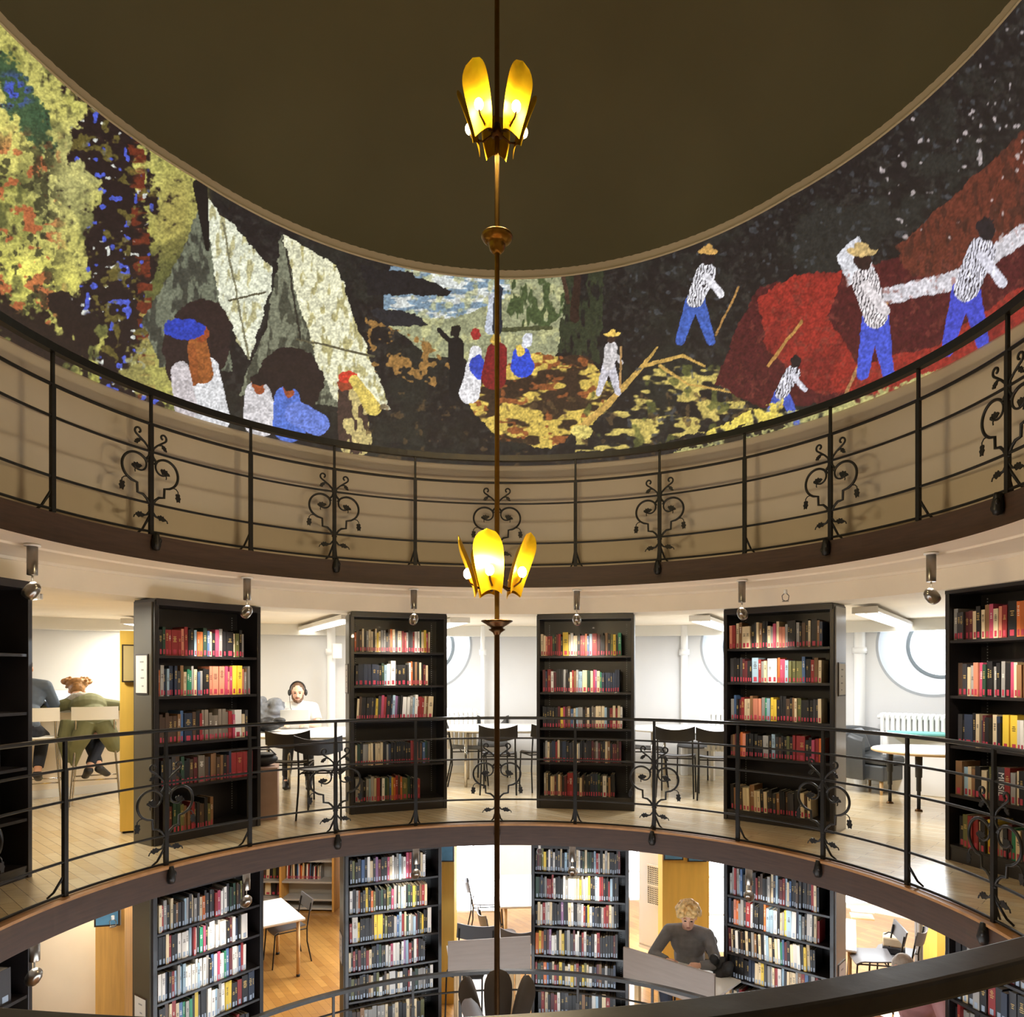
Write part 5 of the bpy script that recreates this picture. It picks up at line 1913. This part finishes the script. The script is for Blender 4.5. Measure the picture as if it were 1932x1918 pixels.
    if beard:
        b = MB()
        b.tube([H((-0.068, 0.01, -0.03)), H((-0.060, 0.035, -0.070)), H((-0.034, 0.066, -0.100)), H((0, 0.080, -0.108)), H((0.034, 0.066, -0.100)), H((0.060, 0.035, -0.070)), H((0.068, 0.01, -0.03))], [0.007, 0.013, 0.017, 0.020, 0.017, 0.013, 0.007], 8)
        b.tube([H((-0.03, 0.086, -0.062)), H((-0.018, 0.098, -0.047)), H((0, 0.104, -0.045)), H((0.018, 0.098, -0.047)), H((0.03, 0.086, -0.062))], 0.005, 6)
        remesh(obj('beard', b, M['hairbrown'], o), 0.005, 2)
    return o, H


def short_hair(b, H, R):
    b.ell(H((0, -0.024, 0.036)), (0.082, 0.095, 0.092), 18, R)
    b.ell(H((0, -0.062, -0.005)), (0.070, 0.055, 0.07), 14, R)


def curly_hair(b, H, R):
    rnd = random.Random(3)
    b.ell(H((0, -0.02, 0.045)), (0.092, 0.10, 0.09), 16, R)
    for i in range(150):
        t = rnd.uniform(0, 2 * PI)
        u = rnd.uniform(-0.25, 1.0)
        q = math.sqrt(max(0, 1 - u * u))
        v = Vector((0.112 * q * math.cos(t), -0.02 + 0.115 * q * math.sin(t), 0.045 + 0.105 * u))
        if v.y > 0.055 and v.z < 0.045:
            continue
        b.ell(H(v), rnd.uniform(0.014, 0.026), 8)


def bun_hair(b, H, R):
    b.ell(H((0, -0.03, 0.025)), (0.084, 0.095, 0.098), 18, R)
    b.ell(H((0, -0.06, 0.06)), (0.112, 0.085, 0.062), 16, R)
    for sx in (-1, 1):
        c = Vector((sx * 0.108, -0.075, 0.098))
        pts = [H(c + Vector((0.028 * math.cos(a), 0.01, 0.028 * math.sin(a)))) for a in [2 * PI * i / 12 for i in range(12)]]
        b.tube(pts, 0.021, 8, closed=True)
        b.ell(H(c + Vector((0.01, 0.02, 0.02))), 0.022, 10)
        b.tube([H((sx * 0.04, -0.05, 0.10)), H(c)], [0.02, 0.024], 8)
    rnd = random.Random(5)
    for i in range(70):
        x_ = rnd.uniform(-0.11, 0.11)
        b.ell(H((x_, -0.075 + rnd.uniform(-0.045, 0.06), 0.062 + 0.35 * abs(x_) + rnd.uniform(-0.05, 0.04))), rnd.uniform(0.012, 0.022), 8)


# man with headphones at the laptop
pm = at_d(562, 1400, 9.2)
rm = face(pm, (pm.x + 0.25, pm.y - 1))
Jm = dict(pelvis=(0, 0, 0.53), chest=(0, 0.05, 0.86), neck=(0, 0.08, 1.03), head=(0, 0.13, 1.17), shL=(-0.19, 0.05, 0.975), shR=(0.19, 0.05, 0.975), elL=(-0.25, 0.16, 0.74), elR=(0.25, 0.16, 0.74),
          wrL=(-0.12, 0.40, 0.785), wrR=(0.16, 0.40, 0.785), hpL=(-0.09, 0.02, 0.52), hpR=(0.09, 0.02, 0.52), knL=(-0.13, 0.44, 0.51), knR=(0.10, 0.44, 0.51), anL=(-0.14, 0.46, 0.09), anR=(0.13, 0.34, 0.09))
o, H = person((pm.x, pm.y), rm, 'bearded man in white t-shirt and headphones seated behind a silver laptop', Jm,
              dict(skin='skinpale', top='tee', legs='jeans', hair='hairbrown', sock='sock'), hairfn=short_hair, beard=True, headrot=(-0.22, 0, 0), sleeves='short')
hp = empty('headphones', (pm.x, pm.y, 0), rm, 'black headphones worn by the man in the white t-shirt', 'headphones')
b = MB().tube([H((0.092 * math.sin(t), -0.015, 0.03 + 0.105 * math.cos(t))) for t in [math.radians(-96 + 12 * i) for i in range(17)]], 0.008, 8)
obj('headband', b, M['black'], hp)
for sx in (-1, 1):
    obj('ear_cup', MB().ell(H((sx * 0.098, -0.01, -0.008)), (0.022, 0.036, 0.042), 14), M['black'], hp)
obj('cable', MB().tube([H((0.098, 0.0, -0.05)), Vector((0.085, 0.22, 0.98)), Vector((0.02, 0.24, 0.85)), Vector((0.02, 0.36, 0.78))], 0.003, 6), M['black'], hp)
lp = at_d(556, 1385, 8.72)
o = empty('laptop', (lp.x, lp.y, 0.731), rm, 'silver laptop open in front of the man with headphones', 'laptop')
obj('base', MB().box(-0.165, 0.165, -0.24, -0.01, 0, 0.016), M['laptop'], o, bevel=0.003)
b = MB().box(-0.165, 0.165, -0.005, 0.005, 0, 0.225)
lid = obj('lid', b, M['laptop'], o, bevel=0.003)
lid.location = (0, -0.005, 0.016)
lid.rotation_euler = (-0.25, 0, 0)
obj('display', MB().box(-0.155, 0.155, -0.0065, -0.004, 0.012, 0.215), M['screen_lit'], lid)
# grey coat heaped beside him and papers
pj = at_d(500, 1370, 9.0)
b = MB()
rnd = random.Random(2)
for i in range(26):
    b.ell((rnd.uniform(-0.22, 0.2), rnd.uniform(-0.12, 0.12), rnd.uniform(0.05, 0.34)), (rnd.uniform(0.06, 0.12), rnd.uniform(0.05, 0.1), rnd.uniform(0.04, 0.09)), 8)
b.ell((0, 0, 0.12), (0.25, 0.15, 0.14), 12)
remesh(tag(obj('jacket', b, M['jacket'], loc=(pj.x, pj.y, 0.72)), 'crumpled grey jacket heaped on the table end beside the man with headphones', 'jacket'), 0.014, 2)
pk = at_d(506, 1386, 8.3)
b = MB()
for i in range(16):
    b.ell((rnd.uniform(-0.18, 0.12), rnd.uniform(-0.1, 0.1), rnd.uniform(0.03, 0.13)), (rnd.uniform(0.05, 0.09), rnd.uniform(0.05, 0.09), rnd.uniform(0.03, 0.06)), 8)
b.ell((-0.03, 0, 0.06), (0.17, 0.12, 0.06), 12)
remesh(tag(obj('rucksack', b, M['bagdark'], loc=(pk.x, pk.y, 0.735)), 'black rucksack on the round white table, beside the left bookcase', 'bag'), 0.012, 2)
ps = at_d(548, 1388, 8.15)
tag(obj('paper_sheet', MB().box(-0.15, 0.15, -0.1, 0.1, 0, 0.004), M['paper'], loc=(ps.x, ps.y, 0.731), rz=0.5), 'loose white papers before the silver laptop', 'paper')

# woman leaning over the counter, seen from behind
Jw = dict(pelvis=(0, 0.0, 0.83), chest=(-0.08, 0.26, 1.04), neck=(-0.15, 0.38, 1.12), head=(-0.20, 0.47, 1.20), shL=(-0.30, 0.30, 1.06), shR=(0.07, 0.30, 1.06), elL=(-0.50, 0.36, 1.00), elR=(0.30, 0.42, 1.02),
          wrL=(-0.46, 0.58, 1.03), wrR=(0.16, 0.60, 1.03), hpL=(-0.09, 0.02, 0.80), hpR=(0.09, 0.02, 0.80), knL=(-0.10, 0.36, 0.70), knR=(0.06, 0.36, 0.70), anL=(0.03, 0.10, 0.37), anR=(-0.07, 0.06, 0.36),
          ftL=(0.09, 0.16, 0.29), ftR=(-0.10, 0.14, 0.28))
ow, H = person((sR.x, sR.y), rS, 'woman with ginger hair in two buns and an olive coat, bent over the counter', Jw, dict(skin='skinpale', top='coat', legs='jeans', hair='hairginger'), hairfn=bun_hair, headrot=(-0.85, 0, 0.1))
b = MB()       # skirts of the coat hanging down behind the stool
for s_ in (-1, 1):
    x0, x1 = (-0.26, 0.0) if s_ < 0 else (0.0, 0.24)
    zb = 0.42 if s_ < 0 else 0.56
    b.tube([(s_ * 0.08, -0.10, 0.86), (s_ * 0.13, -0.16, 0.72), (s_ * 0.18, -0.13, 0.60), (s_ * 0.20, -0.08, zb)], [0.10, 0.095, 0.075, 0.03], 12)
b.tube([(-0.26, 0.02, 0.90), (-0.27, -0.02, 0.70), (-0.25, -0.04, 0.45)], [0.07, 0.09, 0.05], 12)
b.ell((0, -0.02, 0.85), (0.20, 0.15, 0.10), 14)
remesh(obj('coat_skirt', b, M['coat'], ow), 0.009, 3)
obj('scarf', MB().tube([(-0.29, 0.32, 1.10), (-0.22, 0.28, 1.14), (-0.15, 0.275, 1.15), (-0.08, 0.29, 1.14), (-0.02, 0.33, 1.10)], [0.03, 0.045, 0.05, 0.045, 0.03], 10), M['plaid'], ow)
# her laptop
pl = at_d(104, 1322, 8.25)
o = empty('laptop', (pl.x, pl.y, 1.001), rS, 'open laptop with a pale blue screen in front of the woman in the olive coat', 'laptop')
obj('base', MB().box(-0.16, 0.16, -0.24, 0, 0, 0.016), M['laptop'], o, bevel=0.003)
lid = obj('lid', MB().box(-0.16, 0.16, -0.004, 0.004, 0, 0.21), M['whiteplastic'], o)
lid.location = (0, 0.004, 0.012)
lid.rotation_euler = (-0.25, 0, 0)
obj('display', MB().box(-0.148, 0.148, -0.0055, -0.0035, 0.014, 0.2), M['screen_lit'], lid)
# neighbour mostly hidden by the bookcase
Jn = dict(pelvis=(0, 0.0, 0.83), chest=(0.02, 0.12, 1.16), neck=(0.02, 0.17, 1.32), head=(0.0, 0.22, 1.46), shL=(-0.17, 0.12, 1.27), shR=(0.20, 0.12, 1.27), elL=(-0.26, 0.26, 1.07), elR=(0.27, 0.30, 1.06),
          wrL=(-0.14, 0.48, 1.04), wrR=(0.14, 0.50, 1.04), hpL=(-0.09, 0.02, 0.80), hpR=(0.10, 0.02, 0.80), knL=(-0.12, 0.36, 0.72), knR=(0.16, 0.34, 0.72), anL=(-0.09, 0.12, 0.36), anR=(0.13, 0.10, 0.35),
          ftL=(-0.09, 0.22, 0.28), ftR=(0.13, 0.20, 0.28))
person((sL.x - 0.13, sL.y - 0.05), rS, 'person in a blue top and dark jeans, mostly hidden behind the leftmost bookcase', Jn, dict(skin='skin', top='shirtblue', legs='jeans', hair='hairbrown'), hairfn=short_hair)
# black bag handle standing on the counter
pg = at_d(68, 1338, 7.9)
o = empty('handbag', (pg.x, pg.y, 1.0), rS, 'black handbag with a round handle on the counter at the left', 'bag')
obj('body', MB().ell((0, 0, 0.06), (0.12, 0.07, 0.06), 12), M['bagdark'], o)
obj('handle', MB().tube([(-0.07, 0, 0.07), (-0.075, 0, 0.13), (-0.04, 0, 0.19), (0.02, 0, 0.195), (0.065, 0, 0.14), (0.065, 0, 0.06)], 0.016, 8), M['bagdark'], o)

# ------------------------------------------------------------------ the floor below
# oak panel wall at the left, cream wall beside it
def wall_piece(name, p0, p1, z0, z1, th, m, **k):
    p0, p1 = Vector((p0[0], p0[1], 0)), Vector((p1[0], p1[1], 0))
    d = (p1 - p0)
    L = d.length
    c = (p0 + p1) / 2
    b = MB().box(-L / 2, L / 2, 0, th, z0, z1)
    return obj(name, b, m, loc=(c.x, c.y, 0), rz=math.atan2(d.y, d.x), **k)


a0, a1 = at_d(40, 1800, 6.5), at_d(182, 1800, 6.5)
o = wall_piece('wall_cream', a0, a1, ZL, -0.26, 0.1, M['cream'])
o['kind'] = 'structure'
a2 = at_d(180, 1800, 6.2)
a3 = at_d(235, 1800, 6.25)
o = tag(wall_piece('oak_partition', a2, a3, ZL + 0.0, -0.27, 0.6, M['oakpanel']), 'oak-veneered partition panel on the floor below, beside the cream wall', 'partition')
pf = at_d(203, 1733, 6.1)
o = empty('picture_frame', pf, math.atan2((a3 - a2).y, (a3 - a2).x), 'dark-framed picture at the top of the lower oak panel, cut off by the fascia', 'picture')
obj('frame', MB().box(-0.10, 0.10, -0.012, 0.012, -0.06, 0.20), M['frame'], o)
obj('sheet', MB().box(-0.085, 0.085, -0.015, -0.010, -0.045, 0.185), M['posterblue'], o)
# grey shelves with red volumes seen past the partition
o = empty('shelf_unit', (-5.75, 5.78, ZL), 0.4, 'grey metal shelf of red volumes seen between the oak panel and the lower bookcase', 'shelf')
for k in range(5):
    obj('shelf', MB().box(-0.5, 0.6, -0.22, 0.16, 0.30 + k * 0.37, 0.335 + k * 0.37), M['shelfgrey'], o)
obj('back_panel', MB().box(-0.5, 0.6, 0.16, 0.19, 0, 2.1), M['shelfgrey'], o)

# far oak shelving in the corner, with a white wall closing it
o = empty('shelf_unit', (-2.6, 7.70, ZL), -0.10, 'long oak shelf unit with grey shelves against the far lower wall, behind the white table', 'shelf')
for x in (-1.75, -0.88, -0.02):
    obj('upright', MB().box(x - 0.018, x + 0.018, -0.02, 0.30, 0, 1.62), M['oakpanel'], o, bevel=0.003)
for bay in ((-1.73, -0.90), (-0.86, -0.04)):
    for z in (0.06, 0.20, 0.48, 0.82, 1.16, 1.50):
        obj('shelf', MB().box(bay[0], bay[1], 0.0, 0.28, z - 0.03, z), M['shelfgrey'], o)
obj('back_panel', MB().box(-1.75, -0.02, 0.30, 0.32, 0, 1.62), M['shelfgrey'], o)
o = wall_piece('wall_niche', (-2.50, 7.98), (-2.28, 6.9), ZL, -0.26, 0.12, M['white'])
o['kind'] = 'structure'
o = wall_piece('baseboard_niche', (-2.515, 7.98), (-2.295, 6.9), ZL, ZL + 0.12, 0.01, M['white'])
o['kind'] = 'structure'

# white table and dark chair in front of it
NR, FR = Vector((-2.411, 5.22)), Vector((-2.955, 6.064))
sd = (FR - NR).normalized()
fx_ = Vector((-0.84, -0.54)).normalized()
cT = NR + sd * 0.5 + fx_ * 0.5
rect_table((cT.x, cT.y), (-fx_.x, -fx_.y), 1.0, 1.02, 0.74, ZL, 'white table with birch legs on the floor below, left of the lower bookcases')
chair((-2.80, 5.74), face((-2.80, 5.74), (-3.62, 5.2)), 'dark chair tucked under the lower white table before the oak shelves', None, wood='seatgrey', seat='seatgrey', z=ZL, sh=0.46)

# yellow column panels with blue posters, a white wall with a vent
def panel(px0, px1, dep, label, y_top=1590, th=0.3, name='partition', m='yellow'):
    p0, p1 = at_d(px0, 1600, dep), at_d(px1, 1600, dep)
    return tag(wall_piece(name, p0, p1, ZL, -0.27, th, M[m]), label, 'partition')


panel(806, 857, 8.3, 'yellow veneered partition behind the lower bookcase left of the pole lamp')
panel(1250, 1338, 8.5, 'yellow veneered partition behind the curly-haired student')
panel(1768, 1800, 8.4, 'yellow veneered partition at the bright reading corner on the right')


def poster(px0, px1, py0, py1, dep, label):
    p = at_d((px0 + px1) / 2, py1, dep)
    wv = (px1 - px0) / F * dep
    hv = (py1 - py0) / F * dep
    o = empty('poster', p, -YAW, label, 'poster')
    obj('frame', MB().box(-wv / 2, wv / 2, -0.012, 0.01, 0, hv), M['frame'], o)
    obj('sheet', MB().box(-wv / 2 + 0.015, wv / 2 - 0.015, -0.015, -0.011, 0.015, hv - 0.015), M['posterblue'], o)


poster(828, 857, 1570, 1625, 8.25, 'framed blue poster on the yellow partition left of the pole lamp')
poster(1252, 1289, 1570, 1622, 8.45, 'left one of the two framed blue posters above the curly-haired student')
poster(1297, 1333, 1572, 1625, 8.45, 'right one of the two framed blue posters above the curly-haired student')
v0, v1 = at_d(1206, 1700, 9.4), at_d(1256, 1700, 9.1)
o = wall_piece('wall_vent', v0, v1, ZL + 0.28, -0.27, 0.25, M['white'])
o['kind'] = 'structure'
o = wall_piece('baseboard_vent', v0, v1, ZL + 0.24, ZL + 0.30, 0.26, M['white'])
o['kind'] = 'structure'
g0, g1 = at_d(1223, 1671, 9.24), at_d(1251, 1671, 9.08)
gd = (g1 - g0)
gl = Vector((gd.x, gd.y, 0)).length
gz = at_d(1237, 1671, 9.15).z
gc = (g0 + g1) / 2
o = empty('vent_grille', (gc.x, gc.y, gz), math.atan2(gd.y, gd.x), 'square-holed ventilation grille in the white wall left of the yellow partition', 'vent')
obj('backing', MB().box(-gl / 2, gl / 2, -0.010, 0.0, -0.24, 0.24), M['grille'], o)
b = MB()
for i in range(9):
    x = -gl / 2 + gl * i / 8
    b.box(x - 0.004, x + 0.004, -0.018, -0.009, -0.24, 0.24)
for i in range(19):
    z = -0.24 + 0.48 * i / 18
    b.box(-gl / 2, gl / 2, -0.018, -0.009, z - 0.004, z + 0.004)
for z in (-0.25, 0.0, 0.25):
    b.box(-gl / 2 - 0.01, gl / 2 + 0.01, -0.022, -0.008, z - 0.012, z + 0.012)
obj('lattice', b, M['whiteplastic'], o)


# tall bright windows of the lower floor
def tall_window(n, px0, px1, dep, z0, z1, cols=2, rows=4, power=60):
    p0, p1 = at_d(px0, 1600, dep), at_d(px1, 1600, dep)
    p0.z = p1.z = 0
    d = p1 - p0
    L = d.length
    c = (p0 + p1) / 2
    o = bpy.data.objects.new('window_%d' % n, None)
    COL.objects.link(o)
    o.location = c
    o.rotation_euler = (0, 0, math.atan2(d.y, d.x))
    o['kind'] = 'structure'
    obj('window_pane', MB().box(-L / 2, L / 2, 0.01, 0.02, z0, z1), M['skylow'], o)
    b = MB()
    for i in range(cols + 1):
        x = -L / 2 + L * i / cols
        b.box(x - 0.016, x + 0.016, -0.03, 0.03, z0, z1)
    for i in range(rows + 1):
        z = z0 + (z1 - z0) * i / rows
        b.box(-L / 2, L / 2, -0.028, 0.028, z - 0.014, z + 0.014)
    obj('window_frame', b, M['pipe'], o)


tall_window(5, 845, 942, 10.8, ZL + 0.25, -0.3, power=70)
tall_window(6, 1180, 1222, 10.6, ZL + 0.5, -0.3, cols=2, power=25)
tall_window(7, 1335, 1420, 9.6, ZL + 0.1, -0.3, power=60)
tall_window(8, 1590, 1775, 9.6, ZL + 0.75, -0.28, cols=3, power=90)

# long white table and chairs by the bright window
tq = at_d(974, 1700, 9.5)
rect_table((tq.x + 0.08, tq.y + 0.75), (1, 0.03), 0.62, 1.5, 0.74, ZL, 'long white table by the bright lower window, behind the pole lamp')
LC = 'grey chairs on the floor below'
for px, dep, tg, lb in ((918, 10.6, (1, 0.1), 'chair seen edge-on beside the bright lower window'), (950, 9.2, (1, 0.25), 'chair at the near left corner of the long white lower table'), (985, 8.75, (0.15, 1), 'chair with a grey seat before the long white lower table')):
    p = at_d(px, 1700, dep)
    chair((p.x, p.y), face(p, (p.x + tg[0], p.y + tg[1])), lb, LC, wood='seatgrey', seat='seatgrey', z=ZL)


# bar-height desks with pale privacy panels at the railing
def desk(pL, pR, zt, zb, label, depth=0.55):
    """pL, pR: ends of the panel in plan, seen from the well"""
    pL, pR = Vector((pL.x, pL.y, 0)), Vector((pR.x, pR.y, 0))
    d = pR - pL
    L = d.length
    c = (pL + pR) / 2
    rz = math.atan2(d.y, d.x)
    o = empty('desk', (c.x, c.y, ZL), rz, label, 'desk')
    t, u = zt - ZL, zb - ZL
    obj('privacy_panel', MB().box(-L / 2, L / 2, -0.012, 0.012, u, t), M['deskpanel'], o, bevel=0.002)
    obj('desk_top', MB().box(-L / 2 + 0.02, L / 2 - 0.02, 0.014, depth, u + 0.06, u + 0.085), M['tabletop'], o, bevel=0.003)
    for sx in (-1, 1):
        for y in (0.06, depth - 0.06):
            obj('leg', MB().box(sx * (L / 2 - 0.12) - 0.025, sx * (L / 2 - 0.12) + 0.025, y - 0.025, y + 0.025, 0, u + 0.06), M['birch'], o, bevel=0.003)
    return o, c, rz, u + 0.085


desk(at_d(845, 1800, 7.05), at_d(1001, 1800, 7.2), -1.225, -1.555, 'bar-height desk with a pale panel behind the pole lamp, empty')
_, dc, drz, dh = desk(at_d(1177, 1800, 7.0), at_d(1349, 1800, 6.35), -1.255, -1.57, 'bar-height desk with a pale panel where the curly-haired student sits')
desk(at_d(1563, 1900, 5.75), at_d(1730, 1900, 5.2), -1.26, -1.58, 'bar-height desk with a pale panel at the person in pink')
p = at_d(886, 1850, 7.75)
chair((p.x, p.y), face(p, (p.x - 0.25, p.y - 1)), 'high dark seat under the empty lower desk behind the pole lamp', LC, wood='seatgrey', seat='black', z=ZL + 0.15, sh=0.5)

# curly-haired student
pb = at_d(1302, 1800, 7.3)
rb = face(pb, (pb.x - 0.45, pb.y - 1))
hz = ZL
Jb = dict(pelvis=(0, 0, 0.80), chest=(0.0, 0.09, 1.12), neck=(0.0, 0.16, 1.285), head=(-0.02, 0.24, 1.42), shL=(-0.19, 0.11, 1.22), shR=(0.19, 0.11, 1.22), elL=(-0.30, 0.26, 1.00), elR=(0.33, 0.24, 1.00),
          wrL=(-0.14, 0.35, 1.0), wrR=(0.16, 0.34, 1.0), hpL=(-0.09, 0.02, 0.79), hpR=(0.09, 0.02, 0.79), knL=(-0.16, 0.42, 0.74), knR=(0.17, 0.42, 0.74), anL=(-0.14, 0.32, 0.35), anR=(0.15, 0.32, 0.35))
person((pb.x, pb.y), rb, 'young person with curly blond hair in a charcoal jumper, seated at the lower desk', Jb, dict(skin='skinpale', top='greyknit', legs='jeans', hair='hairblond'), z=hz, hairfn=curly_hair, headrot=(-0.28, 0, 0.18))
stl = empty('high_stool', (pb.x, pb.y, ZL), rb, 'black high stool under the curly-haired student, draped with a dark jacket', 'stool')
obj('seat', MB().box(-0.2, 0.2, -0.2, 0.2, 0.64, 0.685), M['black'], stl, bevel=0.012)
obj('backrest', MB().box(-0.2, 0.2, -0.235, -0.21, 0.85, 1.05), M['birch'], stl, bevel=0.01)
for sx in (-1, 1):
    for sy in (-1, 1):
        obj('leg', MB().tube([(sx * 0.22, sy * 0.22, 0), (sx * 0.17, sy * 0.17, 0.65)], 0.012, 8), M['iron'], stl)
    obj('back_post', MB().tube([(sx * 0.17, -0.18, 0.66), (sx * 0.17, -0.222, 1.04)], 0.010, 8), M['iron'], stl)
b = MB()
for i in range(14):
    b.ell((rnd.uniform(-0.26, -0.05), -0.27 + rnd.uniform(-0.03, 0.03), rnd.uniform(0.70, 1.04)), (rnd.uniform(0.05, 0.09), 0.045, rnd.uniform(0.07, 0.12)), 8)
jk = remesh(tag(obj('jacket', b, M['bagdark'], loc=(pb.x, pb.y, ZL), rz=rb), 'dark jacket hanging on the back of the stool behind the curly-haired student', 'jacket'), 0.012, 2)
prk = at_d(1361, 1836, 6.9)
b = MB()
for i in range(20):
    b.ell((rnd.uniform(-0.07, 0.07), rnd.uniform(-0.07, 0.07), rnd.uniform(-0.15, 0.15)), rnd.uniform(0.04, 0.065), 8)
remesh(tag(obj('rucksack', b, M['bagdark'], loc=prk), 'black rucksack hooked on the right end of the student\'s desk', 'bag'), 0.010, 2)
tag(obj('notebook', MB().box(-0.13, 0.13, -0.09, 0.09, 0, 0.012), M['tanpaper'], loc=(dc.x + 0.1, dc.y + 0.3, ZL + dh + 0.001), rz=drz), 'tan notebook on the desk in front of the curly-haired student', 'notebook')

# person in pink behind the near handrail
pp = at_d(1738, 1850, 6.0)
rp = face(pp, (pp.x - 0.9, pp.y - 0.6))
Jp = dict(pelvis=(0, 0, 0.80), chest=(0.0, 0.12, 1.10), neck=(0.0, 0.22, 1.25), head=(0.0, 0.31, 1.36), shL=(-0.19, 0.14, 1.18), shR=(0.19, 0.14, 1.18), elL=(-0.34, 0.30, 1.04), elR=(0.34, 0.36, 1.03),
          wrL=(-0.14, 0.50, 1.0), wrR=(0.14, 0.50, 1.0), hpL=(-0.09, 0.02, 0.79), hpR=(0.09, 0.02, 0.79), knL=(-0.14, 0.42, 0.74), knR=(0.14, 0.42, 0.74), anL=(-0.14, 0.32, 0.35), anR=(0.15, 0.32, 0.35))
person((pp.x, pp.y), rp, 'grey-haired person in a pale pink shirt bent over the desk under the near handrail', Jp, dict(skin='skinpale', top='pink', legs='jeans', hair='hairgrey'), z=ZL + 0.05, hairfn=short_hair, headrot=(-0.5, 0, 0.0))
st2 = empty('high_stool', (pp.x, pp.y, ZL), rp, 'high stool under the person in the pink shirt', 'stool')
obj('seat', MB().box(-0.2, 0.2, -0.2, 0.2, 0.69, 0.735), M['black'], st2, bevel=0.012)
for sx in (-1, 1):
    for sy in (-1, 1):
        obj('leg', MB().tube([(sx * 0.22, sy * 0.22, 0), (sx * 0.17, sy * 0.17, 0.70)], 0.012, 8), M['iron'], st2)

# bright reading corner beyond the right-hand lower bookcase
p = at_d(1646, 1780, 7.9)
chair((p.x, p.y), face(p, (p.x - 1, p.y + 0.25)), 'grey chair nearest the lower bookcase in the bright reading corner', LC, wood='seatgrey', seat='seatgrey', z=ZL, sh=0.70)
p = at_d(1686, 1760, 8.1)
chair((p.x, p.y), face(p, (p.x - 0.8, p.y + 0.7)), 'grey chair holding the cream and black bag in the bright reading corner', LC, wood='seatgrey', seat='seatgrey', z=ZL, sh=0.66)
pbag = p
p = at_d(1612, 1790, 8.3)
rect_table((p.x - 0.25, p.y + 0.35), (1, -0.5), 0.8, 1.1, 0.74, ZL, 'white table with birch legs in the bright reading corner')
p = pbag
o = empty('canvas_bag', (p.x, p.y, ZL + 0.672 + 0.02), -0.5, 'cream and black bag lying on a grey chair of the bright reading corner', 'bag')
obj('body', MB().box(-0.11, 0.11, -0.09, 0.09, 0.06, 0.17), M['bagtan'], o, bevel=0.02)
obj('bottom', MB().box(-0.115, 0.115, -0.095, 0.095, -0.02, 0.07), M['bagdark'], o, bevel=0.02)
obj('strap', MB().tube([(-0.1, 0, 0.165), (-0.05, 0, 0.20), (0.06, 0, 0.19), (0.105, 0, 0.16)], 0.008, 6), M['bagdark'], o)
p = at_d(1751, 1790, 7.6)
o = empty('swivel_chair', (p.x, p.y, ZL), face(p, (p.x - 1, p.y + 0.3)), 'grey swivel chair with a rounded headrest in front of the bright window', 'chair')
obj('backrest', MB().ell((0, -0.2, 0.83), (0.10, 0.03, 0.10), 16), M['seatgrey'], o)
obj('back_bar', MB().tube([(0, -0.2, 0.76), (0, -0.22, 0.6), (0, -0.18, 0.46), (0, 0, 0.44)], 0.03, 10), M['seatgrey'], o)
obj('seat', MB().ell((0, 0.02, 0.46), (0.22, 0.22, 0.04), 18), M['seatgrey'], o)
obj('column', MB().tube([(0, 0, 0.1), (0, 0, 0.44)], 0.025, 10), M['chrome'], o)
b = MB()
for k in range(5):
    a = 2 * PI * k / 5
    b.tube([(0, 0, 0.1), (0.26 * math.cos(a), 0.26 * math.sin(a), 0.03)], [0.03, 0.018], 8)
    b.ell((0.26 * math.cos(a), 0.26 * math.sin(a), 0.026), 0.026, 8)
obj('star_base', b, M['black'], o)
p = at_d(1744, 1745, 9.2)
b = MB()
for i in range(7):
    b.tube([(-0.09 + i * 0.03, 0.012 * (-1) ** i, 0), (-0.09 + i * 0.03, 0.012 * (-1) ** i, ZL * -1 - 0.27)], 0.022, 8)
tag(obj('curtain', b, M['curtain'], loc=(p.x, p.y, ZL), rz=-0.6), 'narrow grey curtain gathered beside the bright window', 'curtain')
o = empty('wall_shelf', at_d(1626, 1727, 8.9), -0.35, 'small white wall shelf with a stack of papers in the bright reading corner', 'shelf')
obj('board', MB().box(-0.13, 0.13, -0.1, 0.1, -0.02, 0.0), M['birch'], o)
obj('board', MB().box(-0.13, 0.13, -0.1, 0.1, 0.07, 0.085), M['whiteplastic'], o)
